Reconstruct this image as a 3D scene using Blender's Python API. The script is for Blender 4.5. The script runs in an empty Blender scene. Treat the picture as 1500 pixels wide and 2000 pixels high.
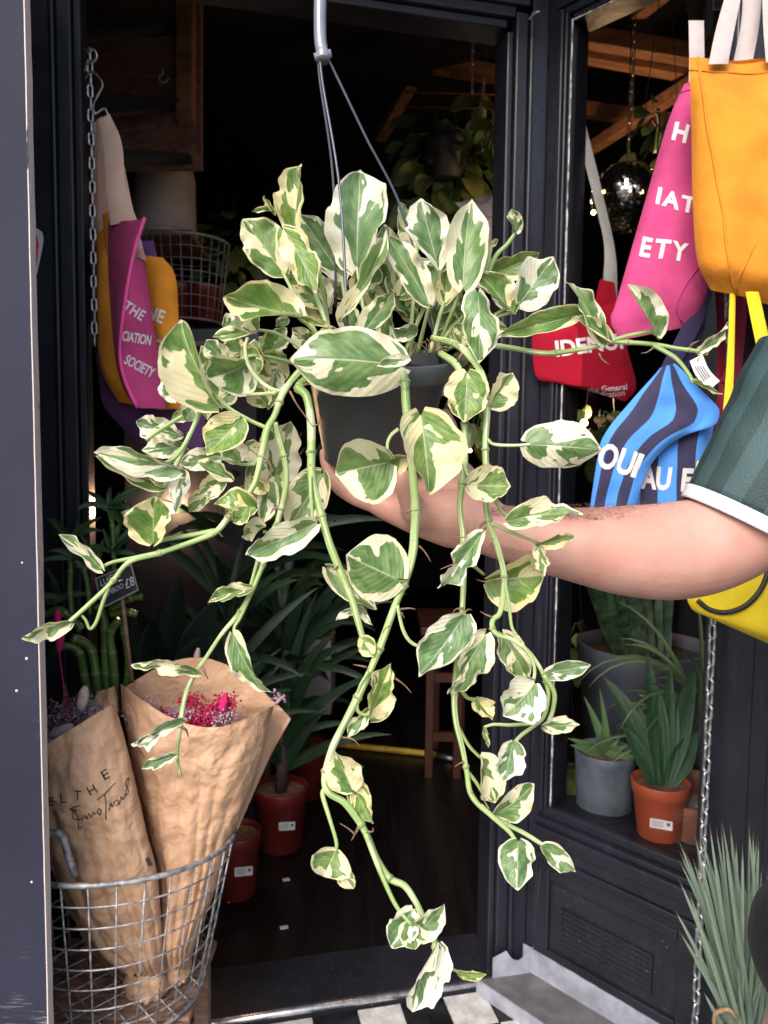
import bpy, bmesh, math, random
from mathutils import Vector as V, Matrix, noise as mnoise
R = math.radians
random.seed(7)
scene = bpy.context.scene
COL = scene.collection

# ------------------------------------------------------------------ camera
H = 1.3; FPX = 1450.0
th = R(4.2); ro = R(0.63)
FW = V((0, math.cos(th), -math.sin(th))); U0 = V((0, math.sin(th), math.cos(th))); R0 = V((1, 0, 0))
RT = R0*math.cos(ro) + U0*math.sin(ro); UP = U0*math.cos(ro) - R0*math.sin(ro)
CAM = V((0, 0, H))
cd = bpy.data.cameras.new('camera'); cam = bpy.data.objects.new('camera', cd); COL.objects.link(cam)
cd.sensor_fit = 'HORIZONTAL'; cd.sensor_width = 36; cd.lens = FPX/1500*36
cd.clip_start = .02; cd.clip_end = 3000
m = Matrix.Identity(4)
for i in range(3):
    m[i][0] = RT[i]; m[i][1] = UP[i]; m[i][2] = -FW[i]; m[i][3] = CAM[i]
cam.matrix_world = m
cd.dof.use_dof = True; cd.dof.focus_distance = .76; cd.dof.aperture_fstop = 14.0
scene.camera = cam

# ------------------------------------------------------------------ sky, sun, exposure
SUN_EL, SUN_AZ = 40, 203          # azimuth measured clockwise from +Y
w = bpy.data.worlds.new('World'); scene.world = w; w.use_nodes = True
nt = w.node_tree; bg = nt.nodes['Background']
sk = nt.nodes.new('ShaderNodeTexSky'); sk.sky_type = 'NISHITA'; sk.sun_disc = False
sk.sun_elevation = R(SUN_EL); sk.sun_rotation = R(SUN_AZ); sk.dust_density = 3.0; sk.air_density = 1.0; sk.ozone_density = .6
nt.links.new(sk.outputs[0], bg.inputs[0]); bg.inputs[1].default_value = .12
sl = bpy.data.lights.new('sun', 'SUN'); sl.energy = 1.5; sl.angle = R(40); sl.color = (1, .96, .9)
so = bpy.data.objects.new('sun', sl); COL.objects.link(so)
sd = V((math.sin(R(SUN_AZ))*math.cos(R(SUN_EL)), math.cos(R(SUN_AZ))*math.cos(R(SUN_EL)), math.sin(R(SUN_EL))))
so.rotation_euler = sd.to_track_quat('Z', 'Y').to_euler(); so.location = sd*20
vs = scene.view_settings; vs.view_transform = 'Standard'; vs.look = 'None'; vs.gamma = 1; vs.exposure = 1.15
scene.cycles.max_bounces = 8; scene.cycles.transparent_max_bounces = 12

# ------------------------------------------------------------------ helpers
def W(px, py, d):
    """a point d metres in front of the lens plane, seen at a pixel of the 1500x2000 photograph"""
    return CAM + (FW + RT*((px-750)/FPX) - UP*((py-1000)/FPX))*d
def FLOOR(px, py, z):
    r = FW + RT*((px-750)/FPX) - UP*((py-1000)/FPX)
    return CAM + r*((z-H)/r.z)
def link(o): COL.objects.link(o); return o
def root(name, label, cat, loc, group=None):
    o = link(bpy.data.objects.new(name, None)); o.location = loc; o.empty_display_size = .05
    o['label'] = label; o['category'] = cat
    if group: o['group'] = group
    return o
def attach(o, parent):
    if parent is None: return o
    o.parent = parent
    if parent.type == 'EMPTY': o.matrix_parent_inverse = Matrix.Translation(-parent.location)
    return o
def tag(o, label, cat, group=None):
    o['label'] = label; o['category'] = cat
    if group: o['group'] = group
    return o
def mesh(name, v, f, uv=None, smooth=True):
    me = bpy.data.meshes.new(name); me.from_pydata([tuple(p) for p in v], [], f)
    if uv:
        l = me.uv_layers.new(name='UVMap')
        co = []
        for poly in me.polygons:
            for vi in poly.vertices: co += uv[vi]
        l.data.foreach_set('uv', co)
    if smooth: me.polygons.foreach_set('use_smooth', [True]*len(me.polygons))
    me.update(); return me
def place(name, me, mat, parent=None):
    if mat and not me.materials: me.materials.append(mat)
    return attach(link(bpy.data.objects.new(name, me)), parent)
def dup(o, parent, M=None):
    c = o.copy(); link(c); attach(c, parent)
    if M is not None: c.matrix_basis = M
    return c
def cat(pts, k=6):
    """smooth curve through the points (tuples of any length)"""
    P = [tuple(p) for p in pts]
    if len(P) < 3: 
        a, b = P; return [tuple(x+(y-x)*i/k for x, y in zip(a, b)) for i in range(k+1)]
    Q = [tuple(2*x-y for x, y in zip(P[0], P[1]))] + P + [tuple(2*x-y for x, y in zip(P[-1], P[-2]))]
    out = []
    for i in range(1, len(Q)-2):
        for j in range(k):
            t = j/k
            out.append(tuple(.5*(2*b+(c-a)*t+(2*a-5*b+4*c-d)*t*t+(-a+3*b-3*c+d)*t**3)
                             for a, b, c, d in zip(Q[i-1], Q[i], Q[i+1], Q[i+2])))
    out.append(P[-1]); return out
class MB:
    def __init__(s): s.v = []; s.f = []; s.uv = []
    def quad(s, a, b, c, d):
        i = len(s.v); s.v += [a, b, c, d]; s.uv += [(0, 0), (1, 0), (1, 1), (0, 1)]; s.f.append((i, i+1, i+2, i+3))
    def box(s, o, ax, ay, az):
        """box from corner o along the three edge vectors"""
        o, ax, ay, az = V(o), V(ax), V(ay), V(az)
        i = len(s.v)
        for k in range(8):
            s.v.append(o + ax*(k & 1) + ay*((k >> 1) & 1) + az*((k >> 2) & 1)); s.uv.append((k & 1, (k >> 2) & 1))
        F = [(0, 2, 3, 1), (4, 5, 7, 6), (0, 1, 5, 4), (2, 6, 7, 3), (0, 4, 6, 2), (1, 3, 7, 5)]
        if ax.cross(ay).dot(az) < 0: F = [q[::-1] for q in F]
        s.f += [tuple(i+x for x in q) for q in F]; return s
    def tube(s, pts, rad, n=8, closed=False, flat=1.0, updir=None):
        P = [V(p[:3]) for p in pts]; N = len(P)
        if not hasattr(rad, '__len__'): rad = [rad]*N
        i0 = len(s.v); prev = None; L = 0
        for k in range(N):
            a = P[(k-1) % N] if (k > 0 or closed) else P[0]; b = P[(k+1) % N] if (k < N-1 or closed) else P[-1]
            t = (b-a)
            t = t.normalized() if t.length > 1e-9 else V((0, 0, 1))
            if prev is None:
                u = (updir if updir is not None else (V((0, 0, 1)) if abs(t.z) < .9 else V((1, 0, 0))))
                x = t.cross(u).normalized()
            else:
                x = (prev - t*prev.dot(t)).normalized()
            y = t.cross(x); prev = x
            if k: L += (P[k]-P[k-1]).length
            for j in range(n):
                an = 2*math.pi*j/n
                s.v.append(P[k] + (x*math.cos(an) + y*math.sin(an)*flat)*rad[k]); s.uv.append((j/n, L))
        for k in range(N if closed else N-1):
            k2 = (k+1) % N
            for j in range(n):
                j2 = (j+1) % n
                s.f.append((i0+k*n+j, i0+k*n+j2, i0+k2*n+j2, i0+k2*n+j))
        if not closed:
            s.f.append(tuple(i0+j for j in range(n))[::-1]); s.f.append(tuple(i0+(N-1)*n+j for j in range(n)))
        return s
    def lathe(s, prof, M, n=32):
        """prof: (radius, height) list, turned about M's z axis"""
        i0 = len(s.v)
        for r, z in prof:
            for j in range(n):
                an = 2*math.pi*j/n; s.v.append(M @ V((r*math.cos(an), r*math.sin(an), z))); s.uv.append((j/n, z))
        for k in range(len(prof)-1):
            for j in range(n):
                j2 = (j+1) % n; s.f.append((i0+k*n+j, i0+k*n+j2, i0+(k+1)*n+j2, i0+(k+1)*n+j))
        return s
    def ball(s, c, r, n=8, sq=(1, 1, 1)):
        c = V(c); prof = [(max(1e-4, r*math.sin(math.pi*k/n)), -r*math.cos(math.pi*k/n)) for k in range(n+1)]
        return s.lathe(prof, Matrix.Translation(c) @ Matrix.Diagonal((*sq, 1)), n+2)
    def build(s, name, mat, parent=None, smooth=True):
        return place(name, mesh(name, s.v, s.f, s.uv, smooth), mat, parent)
def bevel(o, wd=.003, seg=2):
    md = o.modifiers.new('bevel', 'BEVEL'); md.width = wd; md.segments = seg; md.limit_method = 'ANGLE'; return o
def axisM(p, up, spin=0):
    z = V(up).normalized(); x = (V((0, 1, 0)).cross(z)).normalized() if abs(z.y) < .95 else V((1, 0, 0))
    y = z.cross(x); M = Matrix.Identity(4)
    for i in range(3): M[i][0] = x[i]; M[i][1] = y[i]; M[i][2] = z[i]; M[i][3] = p[i]
    return M @ Matrix.Rotation(spin, 4, 'Z')

# ------------------------------------------------------------------ materials
class NT:
    def __init__(s, name):
        s.m = bpy.data.materials.new(name); s.m.use_nodes = True; s.t = s.m.node_tree; s.N = s.t.nodes; s.L = s.t.links
        s.bsdf = s.N['Principled BSDF']; s.out = s.N['Material Output']
    def n(s, ty, **kw):
        o = s.N.new('ShaderNode'+ty)
        for k, v in kw.items(): setattr(o, k, v)
        return o
    def set(s, node, i, v):
        if hasattr(v, 'is_linked') or isinstance(v, bpy.types.NodeSocket): s.L.new(v, node.inputs[i])
        elif v is not None: node.inputs[i].default_value = v
    def math(s, op, a, b=None, c=None, clamp=False):
        o = s.n('Math', operation=op, use_clamp=clamp); s.set(o, 0, a); s.set(o, 1, b); s.set(o, 2, c); return o.outputs[0]
    def mix(s, f, a, b, kind='MIX'):
        o = s.n('Mix', data_type='RGBA', blend_type=kind); s.set(o, 0, f)
        for i, q in ((6, a), (7, b)):
            if isinstance(q, tuple): q = (*q, 1) if len(q) == 3 else q
            s.set(o, i, q)
        return o.outputs[2]
    def noise(s, vec, scale, detail=2, rough=.5):
        o = s.n('TexNoise'); s.set(o, 0, vec); o.inputs['Scale'].default_value = scale; o.inputs['Detail'].default_value = detail
        o.inputs['Roughness'].default_value = rough; return o.outputs[0]
    def comb(s, x, y, z=0.0):
        o = s.n('CombineXYZ'); s.set(o, 0, x); s.set(o, 1, y); s.set(o, 2, z); return o.outputs[0]
    def ramp(s, f, a, b):
        o = s.n('MapRange', interpolation_type='SMOOTHSTEP'); s.set(o, 0, f); o.inputs[1].default_value = a; o.inputs[2].default_value = b; return o.outputs[0]
    def bump(s, h, strength, dist=.01):
        o = s.n('Bump'); o.inputs['Strength'].default_value = strength; o.inputs['Distance'].default_value = dist
        s.L.new(h, o.inputs['Height']); s.L.new(o.outputs[0], s.bsdf.inputs['Normal']); return o
def pm(name, col, rough=.5, var=.25, scale=9, bump=0, bscale=80, metal=0, spec=.5, col2=None, stretch=(1, 1, 1), coat=0, sss=0, thr=(.35, .65), detail=4, rvar=.1):
    t = NT(name); tc = t.n('TexCoord'); mp = t.n('Mapping'); t.L.new(tc.outputs['Object'], mp.inputs[0]); mp.inputs['Scale'].default_value = stretch
    vec = mp.outputs[0]; n1 = t.noise(vec, scale, detail, .6)
    c2 = col2 or tuple(max(0, c*(1-var)) for c in col)
    c = t.mix(t.ramp(n1, *thr), c2, col if col2 else tuple(min(1, c*(1+var*.6)) for c in col))
    t.L.new(c, t.bsdf.inputs['Base Color'])
    n2 = t.noise(vec, scale*3.3, 3)
    t.L.new(t.math('ADD', t.math('MULTIPLY', n2, rvar*2), max(0, rough-rvar)), t.bsdf.inputs['Roughness'])
    t.bsdf.inputs['Metallic'].default_value = metal; t.bsdf.inputs['Specular IOR Level'].default_value = spec
    t.bsdf.inputs['Coat Weight'].default_value = coat
    if sss:
        t.bsdf.inputs['Subsurface Weight'].default_value = sss; t.bsdf.inputs['Subsurface Radius'].default_value = (.012, .004, .002); t.bsdf.inputs['Subsurface Scale'].default_value = 1
    if bump: t.bump(t.noise(vec, bscale, 4, .6), bump, .004)
    return t.m
def fabric(name, col, var=.16, rough=.88, weave=900, crease=.45):
    t = NT(name); tc = t.n('TexCoord'); ob = tc.outputs['Object']
    n1 = t.noise(ob, 9, 4, .6); n2 = t.noise(ob, 420, 2)
    c = t.mix(t.ramp(n1, .3, .7), tuple(x*(1-var) for x in col), tuple(min(1, x*(1+var)) for x in col))
    c = t.mix(t.math('MULTIPLY', t.ramp(n2, .35, .75), .22), c, tuple(x*.72 for x in col))
    t.L.new(c, t.bsdf.inputs['Base Color']); t.bsdf.inputs['Roughness'].default_value = rough
    t.bsdf.inputs['Sheen Weight'].default_value = .04; t.bsdf.inputs['Specular IOR Level'].default_value = .2
    wv = t.n('TexWave', wave_type='BANDS', bands_direction='DIAGONAL'); t.L.new(ob, wv.inputs[0]); wv.inputs['Scale'].default_value = weave*.35; wv.inputs['Distortion'].default_value = 1.5
    h = t.math('ADD', t.math('MULTIPLY', wv.outputs[1], .08), t.math('MULTIPLY', t.noise(ob, 26, 3), crease*4))
    t.bump(h, .5, .004); return t.m
def emis(name, col, s):
    t = NT(name); t.bsdf.inputs['Emission Color'].default_value = (*col, 1); t.bsdf.inputs['Emission Strength'].default_value = s
    t.bsdf.inputs['Base Color'].default_value = (*col, 1); return t.m

BLACK = pm('black_gloss_paint', (.030, .031, .046), .36, .35, 5, .12, 60, coat=.15)
BLACKM = pm('black_worn_paint', (.026, .027, .040), .5, .4, 14, .25, 90, rvar=.18)
BLUEGREY = None
def wornpaint(name, col, rough, speck=.72):
    t = NT(name); tc = t.n('TexCoord'); ob = tc.outputs['Object']; n1 = t.noise(ob, 5, 4, .6)
    c = t.mix(t.ramp(n1, .3, .7), tuple(x*.75 for x in col), tuple(x*1.25 for x in col))
    mp = t.n('Mapping'); t.L.new(ob, mp.inputs[0]); mp.inputs['Scale'].default_value = (1, 1, .12)
    c = t.mix(t.math('MULTIPLY', t.ramp(t.noise(mp.outputs[0], 70, 4, .65), .56, .74), .35), c, tuple(x*2.6+.01 for x in col))
    c = t.mix(t.math('MULTIPLY', t.ramp(t.noise(ob, 170, 3, .6), speck, speck+.03), .7), c, (.22, .22, .25))
    t.L.new(c, t.bsdf.inputs['Base Color']); t.L.new(t.math('ADD', t.math('MULTIPLY', t.noise(ob, 24, 3), .35), rough-.15), t.bsdf.inputs['Roughness']); t.bsdf.inputs['Coat Weight'].default_value = .1; t.bsdf.inputs['Specular IOR Level'].default_value = .38
    t.bump(t.math('ADD', t.noise(mp.outputs[0], 60, 3), t.math('MULTIPLY', t.noise(ob, 12, 2), 1.5)), .14, .004); return t.m
BLACK = wornpaint('black_brushed_gloss_paint', (.014, .0145, .023), .34)
BLACKM = wornpaint('black_scuffed_paint', (.014, .0145, .022), .46, .68)
PLASTER = pm('dark_wall_paint', (.012, .012, .016), .75, .3, 3, .1, 40)
CEIL = pm('dark_ceiling_paint', (.010, .010, .014), .8, .3, 3)
INFLOOR = pm('dark_stained_boards', (.008, .006, .0065), .35, .5, 3, .1, 50, stretch=(6, .6, 1), rvar=.2)
STEEL = pm('worn_galvanised_steel', (.42, .43, .46), .42, .35, 30, .15, 200, metal=.85)
WIRE = pm('galvanised_wire', (.36, .36, .38), .5, .5, 60, .2, 300, metal=.55, rvar=.2)
LEAD = pm('grey_painted_sheet_metal', (.34, .35, .42), .6, .3, 14, .2, 70, col2=(.20, .21, .26))
TILE_W = pm('white_floor_tile', (.62, .61, .60), .35, .3, 25, .1, 80, col2=(.42, .40, .39))
TILE_B = pm('black_floor_tile', (.012, .012, .015), .3, .4, 25, .1, 80)
GROUT = pm('grey_grout', (.12, .115, .11), .9, .3, 40)
PAVE = pm('grey_pavement', (.20, .20, .20), .85, .3, 2, .3, 60)
OSB = pm('reddish_strand_board', (.30, .15, .11), .7, .4, 16, .2, 90, col2=(.16, .08, .06), stretch=(2, 2, 5))
TIMBER = pm('raw_timber', (.34, .17, .085), .6, .3, 6, .15, 60, col2=(.20, .095, .05), stretch=(1, 6, 6))
WHITEP = pm('dull_white_plastic', (.42, .37, .36), .5, .15, 6)
PAPERW = pm('white_paper', (.72, .70, .70), .8, .08, 12)
TERRA = pm('red_plastic_pot', (.15, .016, .014), .42, .2, 9, .05, 60, coat=.1)
TERRA2 = pm('orange_red_plastic_pot', (.42, .085, .04), .4, .15, 9, .05, 60, coat=.1)
CONC = pm('mottled_blue_grey_glaze', (.16, .19, .23), .5, .3, 12, .15, 70, col2=(.085, .105, .14))
SOIL = pm('dark_potting_soil', (.022, .015, .011), .95, .5, 80, .8, 160)
BARK = pm('coir_top', (.20, .105, .06), .95, .4, 60, .8, 160)
POTG = pm('charcoal_plastic_pot', (.050, .057, .066), .42, .12, 40, .03, 220, rvar=.06)
HOOKM = pm('smoky_clear_plastic', (.20, .21, .26), .22, .15, 30, coat=.6)
WIREPL = pm('dark_hanger_wire', (.055, .06, .085), .3, .2, 30, coat=.4)

# ------------------------------------------------------------------ the shop front: floor plan
A0 = V((-.22437, 1.62957, 0)); E1 = V((.97533, .22075, 0)); N1 = V((-.22075, .97533, 0)); Z = V((0, 0, 1))
def S(s, n, z): return A0 + E1*s + N1*n + Z*z
P0 = V((.39, 1.74, 0)); WD = V((math.cos(R(-46)), math.sin(R(-46)), 0)); WN = V((math.sin(R(-46)), -math.cos(R(-46)), 0))  # WN faces the street
def Q(q, n, z): return P0 + WD*q + WN*n + Z*z
def sbox(mb, s0, s1, n0, n1, z0, z1): return mb.box(S(s0, n0, z0), E1*(s1-s0), N1*(n1-n0), Z*(z1-z0))
def qbox(mb, q0, q1, n0, n1, z0, z1): return mb.box(Q(q0, n0, z0), WD*(q1-q0), WN*(n1-n0), Z*(z1-z0))
def struct(o): o['kind'] = 'structure'; return o

g = MB(); g.quad(V((-400, -400, -.012)), V((400, -400, -.012)), V((400, 400, -.012)), V((-400, 400, -.012)))
struct(g.build('pavement', PAVE, None, False))
# entrance floor: grout bed with single tiles
bed = MB(); sbox(bed, -1.4, 1.15, -.62, -.012, -.011, -.003); bed = struct(bed.build('entrance_floor', GROUT, None, False))
TS = .105
seam = (FLOOR(781, 1960, 0)-A0).dot(E1)
tw = MB(); tw.box((0, 0, 0), (TS-.003, 0, 0), (0, TS-.003, 0), (0, 0, .008))
meW = mesh('tile', tw.v, tw.f, tw.uv, False); meW.materials.append(TILE_W); meB = meW.copy(); meB.materials.clear(); meB.materials.append(TILE_B)
M0 = Matrix.Identity(4)
for i in range(3): M0[i][0] = E1[i]; M0[i][1] = N1[i]
for i in range(-8, 9):
    for j in range(-5, 0):
        s0 = seam + i*TS; n0 = -.014 + j*TS
        if S(s0, n0, 0).dot(WN) > 0 and False: continue
        o = link(bpy.data.objects.new('tile', meW if (i+j) % 2 == 0 else meB)); o.parent = bed
        Mt = M0.copy(); Mt.translation = S(s0+.0015, n0+.0015, -.004+random.uniform(-.0008, .0008)); o.matrix_world = Mt; o.matrix_basis = Mt
# threshold
tr = root('door_threshold', 'dark doorstep with a bright worn metal nosing above the chequered tiles', 'threshold', S(.05, 0, 0))
mb = MB(); sbox(mb, -.52, .53, -.01, .16, -.01, .034); bevel(mb.build('step', BLACKM, tr, False))
mb = MB(); mb.tube([S(-.52, -.014, .026), S(.53, -.014, .026)], .0085, 10); mb.build('nosing', pm('polished_metal_nosing', (.75, .75, .78), .3, .3, 30, .1, 200, metal=.9), tr)
# interior shell
mb = MB(); sbox(mb, -2.2, 2.6, .161, 5.2, 0, .03); mb.box(Q(-.1, -1.2, 0), WD*.75, WN*1.08, Z*.028); struct(mb.build('shop_floor', INFLOOR, None, False))
mb = MB(); sbox(mb, -2.3, 2.8, -.75, 5.3, 2.85, 2.95); struct(mb.build('ceiling', CEIL, None, False))
mb = MB(); sbox(mb, -2.3, 2.8, 5.2, 5.3, 0, 2.85); struct(mb.build('wall_back', PLASTER, None, False))
mb = MB(); sbox(mb, -2.3, -2.2, -.4, 5.2, 0, 2.85); struct(mb.build('wall_left', PLASTER, None, False))
mb = MB(); sbox(mb, 2.6, 2.7, -.4, 5.2, 0, 2.85); struct(mb.build('wall_right', PLASTER, None, False))
# facade upper part and the stretches right and left out of sight
fas = root('shop_fascia', 'black painted fascia board above the shop entrance', 'fascia', S(.05, -.3, 2.4))
mb = MB(); sbox(mb, -2.3, 2.8, -.46, -.36, 2.50, 3.6); mb.build('board', BLACK, fas, False)
mb = MB(); sbox(mb, -.56, .66, -.01, .09, 2.50, 2.85); mb.build('bulkhead', BLACK, fas, False)
mb = MB(); sbox(mb, -1.2, 1.3, -.36, -.011, 2.46, 2.495); mb.build('soffit', BLACK, fas, False)
mb = MB(); sbox(mb, -2.3, 2.8, -.47, -.35, 3.601, 3.7); mb.build('cornice', BLACK, fas, False)
mb = MB(); sbox(mb, -2.3, 2.8, -.40, -.20, 3.701, 7.5); struct(mb.build('wall_upper', pm('upper_brick', (.25, .14, .10), .85, .3, 10, .3, 60), None, False))

# door frame: jambs and header built from stacked mouldings
df = root('door_frame', 'black painted door frame with stepped mouldings round the open doorway', 'door frame', S(.05, 0, 0))
def jamb(name, s0, sg):
    mb = MB()
    sbox(mb, min(s0, s0+sg*.016), max(s0, s0+sg*.016), .006, .085, 0, 2.262)
    sbox(mb, min(s0+sg*.0165, s0+sg*.046), max(s0+sg*.0165, s0+sg*.046), -.006, .085, 0, 2.30)
    sbox(mb, min(s0+sg*.0465, s0+sg*.056), max(s0+sg*.0465, s0+sg*.056), -.016, .085, 0, 2.30)
    sbox(mb, min(s0+sg*.0565, s0+sg*.098), max(s0+sg*.0565, s0+sg*.098), -.002, .085, 0, 2.47)
    return bevel(mb.build(name, BLACK, df, False), .004)
jamb('jamb', .505, 1); jamb('jamb', -.40, -1)
mb = MB(); sbox(mb, -.40, .505, .006, .085, 2.268, 2.286); sbox(mb, -.416, .521, -.006, .085, 2.2865, 2.31); sbox(mb, -.446, .551, -.014, .085, 2.3105, 2.33); sbox(mb, -.446, .551, -.004, .085, 2.3305, 2.49)
bevel(mb.build('header', BLACK, df, False), .004)
for k, (px, py) in enumerate([(124, 78), (120, 108), (128, 136), (120, 163)]):
    p = VPL = None
    r_ = FW + RT*((px-750)/FPX) - UP*((py-1000)/FPX); t_ = (A0-CAM).dot(N1)/r_.dot(N1); p = CAM + r_*t_
    mb = MB(); mb.ball(p - N1*.003, .004, 6); mb.build('screw_head', BLACKM, df)

# right splayed shop window
wf = root('splayed_window', 'narrow splayed shop window in a black frame between doorway and pilaster', 'window', Q(.2, 0, 0))
GL0, GL1, ZS, ZT = .024, .376, .466, 2.272
mb = MB()
qbox(mb, -.035, -.006, -.07, .004, 0, 2.49); qbox(mb, -.0055, .008, -.07, .014, .455, 2.30); qbox(mb, .0085, .016, -.07, .008, .46, 2.29); qbox(mb, .0165, GL0, -.07, .001, .466, 2.28)
bevel(mb.build('stile', BLACK, wf, False), .003)
mb = MB(); qbox(mb, GL0, GL1, -.07, .001, ZT, ZT+.014); qbox(mb, .0085, GL1, -.07, .009, ZT+.0145, ZT+.03); qbox(mb, -.0055, GL1, -.07, .016, ZT+.0305, ZT+.05); qbox(mb, -.0055, GL1, -.07, .004, ZT+.0505, 2.49)
bevel(mb.build('top_rail', BLACK, wf, False), .003)
mb = MB()
for z0, z1, n1 in ((.444, ZS, .004), (.428, .4435, .020), (.408, .4275, .032), (.392, .4075, .026), (.360, .3915, .018), (.344, .3595, .024), (.318, .3435, .010)):
    qbox(mb, -.0055, .42, -.07, n1, z0, z1)
bevel(mb.build('sill', BLACK, wf, False), .003)
# lower panel: rails, stiles, recessed board, louvre
mb = MB(); qbox(mb, -.0055, .42, -.07, -.004, .03, .3175); mb.build('lower_board', BLACKM, wf, False)
mb = MB(); qbox(mb, -.0055, .03, -.0035, .008, .03, .3175); qbox(mb, .345, .42, -.0035, .008, .03, .3175); qbox(mb, .0305, .3445, -.0035, .008, .292, .3175); qbox(mb, .0305, .3445, -.0035, .009, .03, .118)
bevel(mb.build('panel_frame', BLACK, wf, False), .003)
mb = MB()
for z0, z1, q0, q1 in ((.2255, .232, .06, .29), (.140, .1465, .06, .29), (.1466, .2254, .06, .066), (.1466, .2254, .284, .29), (.1466, .2254, .168, .176)): qbox(mb, q0, q1, -.0035, .002, z0, z1)
mb.build('louvre_frame', BLACKM, wf, False)
for c0, c1 in ((.0665, .1675), (.1765, .2835)):
    for k in range(6):
        z = .1475 + k*.013
        mb = MB(); mb.box(Q(c0, -.0035, z+.006), WD*(c1-c0), WN*.007-Z*.005, Z*.0022); mb.build('louvre_slat', BLACKM, wf, False)
t = NT('window_glass'); t.N.remove(t.bsdf)
gl = t.n('BsdfGlossy'); gl.inputs['Roughness'].default_value = .015; tr_ = t.n('BsdfTransparent'); tr_.inputs[0].default_value = (.93, .94, .95, 1)
fr = t.n('Fresnel'); fr.inputs[0].default_value = 1.33; mx = t.n('MixShader'); t.L.new(fr.outputs[0], mx.inputs[0]); t.L.new(tr_.outputs[0], mx.inputs[1]); t.L.new(gl.outputs[0], mx.inputs[2]); t.L.new(mx.outputs[0], t.out.inputs[0])
GLASS = t.m
mb = MB(); mb.quad(Q(GL0, -.012, ZS), Q(GL1, -.012, ZS), Q(GL1, -.012, ZT), Q(GL0, -.012, ZT)); mb.build('pane', GLASS, wf, False)
# flaked sealant bead along the glass edge
mb = MB(); pts = [Q(GL0+.001+random.uniform(-.0006, .0006), .002, .47+k*(ZT-.47)/90) for k in range(91)]
mb.tube(pts, [abs(random.gauss(.0013, .0006))+.0004 for _ in pts], 6); mb.build('sealant_bead', pm('grubby_white_sealant', (.45, .45, .47), .7, .6, 60), wf)
mb = MB(); pts = [Q(GL0+k*(.2)/30, .002, ZT-.001) for k in range(31)]
mb.tube(pts, [abs(random.gauss(.0013, .0006))+.0004 for _ in pts], 6); mb.build('sealant_bead', bpy.data.materials['grubby_white_sealant'], wf)
# window ledge inside
mb = MB(); mb.box(Q(-.03, -.071, .42), WD*.47, -WN*.55, Z*.04); ld = mb.build('display_ledge', BLACKM, wf, False)
# pilaster at the front corner
pl = root('pilaster', 'black painted front pilaster right of the splayed window behind the chain', 'pilaster', Q(.44, 0, 0))
mb = MB(); qbox(mb, GL1+.0005, .50, -.10, .0, .3180, 2.49); mb.build('shaft', BLACK, pl, False)
mb = MB(); qbox(mb, GL1+.0005, .392, .0005, .012, .445, 2.3); qbox(mb, .470, .50, .0005, .012, .445, 2.3); bevel(mb.build('moulding', BLACK, pl, False), .003)
mb = MB(); qbox(mb, .4205, .51, -.10, .02, 0, .3175); bevel(mb.build('plinth', BLACK, pl, False), .004)
mb = MB(); sbox(mb, .99, 2.8, -.40, -.30, 0, 2.49); tag(mb.build('shop_front_panel', BLACK, None, False), 'black boarded shop front beyond the pilaster on the right', 'shop front')
# left splay, mirrored in the door axis
WL = -E1*math.cos(R(58.5)) - N1*math.sin(R(58.5)); NL = E1*math.sin(R(58.5)) - N1*math.cos(R(58.5)); PL = S(-.50, -.002, 0)
def lbox(mb, q0, q1, n0, n1, z0, z1): return mb.box(PL+WL*q0+NL*n0+Z*z0, WL*(q1-q0), NL*(n1-n0), Z*(z1-z0))
lw = root('splay_panel', 'black moulded side panel left of the doorway behind the grey board', 'panel', PL)
mb = MB(); lbox(mb, 0, .45, -.08, 0, 0, 2.49); mb.build('board', BLACK, lw, False)
mb = MB(); lbox(mb, .0, .012, .0005, .014, 0, 2.49); lbox(mb, .02, .03, .0005, .009, 0, 2.49); lbox(mb, .05, .065, .0005, .012, 0, 2.49); bevel(mb.build('moulding', BLACK, lw, False), .003)
mb = MB(); sbox(mb, -2.3, -.74, -.42, -.34, 0, 2.49); tag(mb.build('shop_front_panel', BLACK, None, False), 'black boarded shop front at the far left of the entrance', 'shop front')

# grey sheet-metal step and upstand at the foot of the window
sm = root('metal_corner_step', 'grey sheet metal step and torn upstand at the foot of the window', 'step', Q(.1, .05, 0))
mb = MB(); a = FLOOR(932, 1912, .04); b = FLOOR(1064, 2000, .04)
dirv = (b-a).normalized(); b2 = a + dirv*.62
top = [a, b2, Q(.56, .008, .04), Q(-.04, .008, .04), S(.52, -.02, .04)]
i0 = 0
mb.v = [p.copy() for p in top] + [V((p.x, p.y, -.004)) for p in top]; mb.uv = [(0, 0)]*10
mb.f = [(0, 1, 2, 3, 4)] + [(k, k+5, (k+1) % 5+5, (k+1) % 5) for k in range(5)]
bevel(mb.build('step', pm('shaded_step_paint', (.13, .125, .135), .6, .3, 12, .2, 70), sm, False), .003)  # shadow on the step's top face painted in as a darker grey
mb = MB(); mb.box(a-Z*.040+(a-b2).cross(Z).normalized()*.0, b2-a, (b2-a).cross(Z).normalized()*.003, Z*.041); mb.build('step_front', LEAD, sm, False)
def ragged(name, pts, z0, hs, thick, nrm):
    mb = MB(); N = len(pts)
    for side in (0, 1):
        for k, p in enumerate(pts):
            for z in (z0, z0+hs[k]): mb.v.append(V((p.x, p.y, z)) + nrm*thick*side); mb.uv.append((0, 0))
    o = 2*N
    for k in range(N-1):
        i = 2*k; mb.f += [(i, i+1, i+3, i+2), (o+i, o+i+2, o+i+3, o+i+1), (i+1, o+i+1, o+i+3, i+3)]
    for i in (0, 2*(N-1)): mb.f.append((i, o+i, o+i+1, i+1))
    return mb.build(name, LEAD, sm, False)
K = 26
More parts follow.
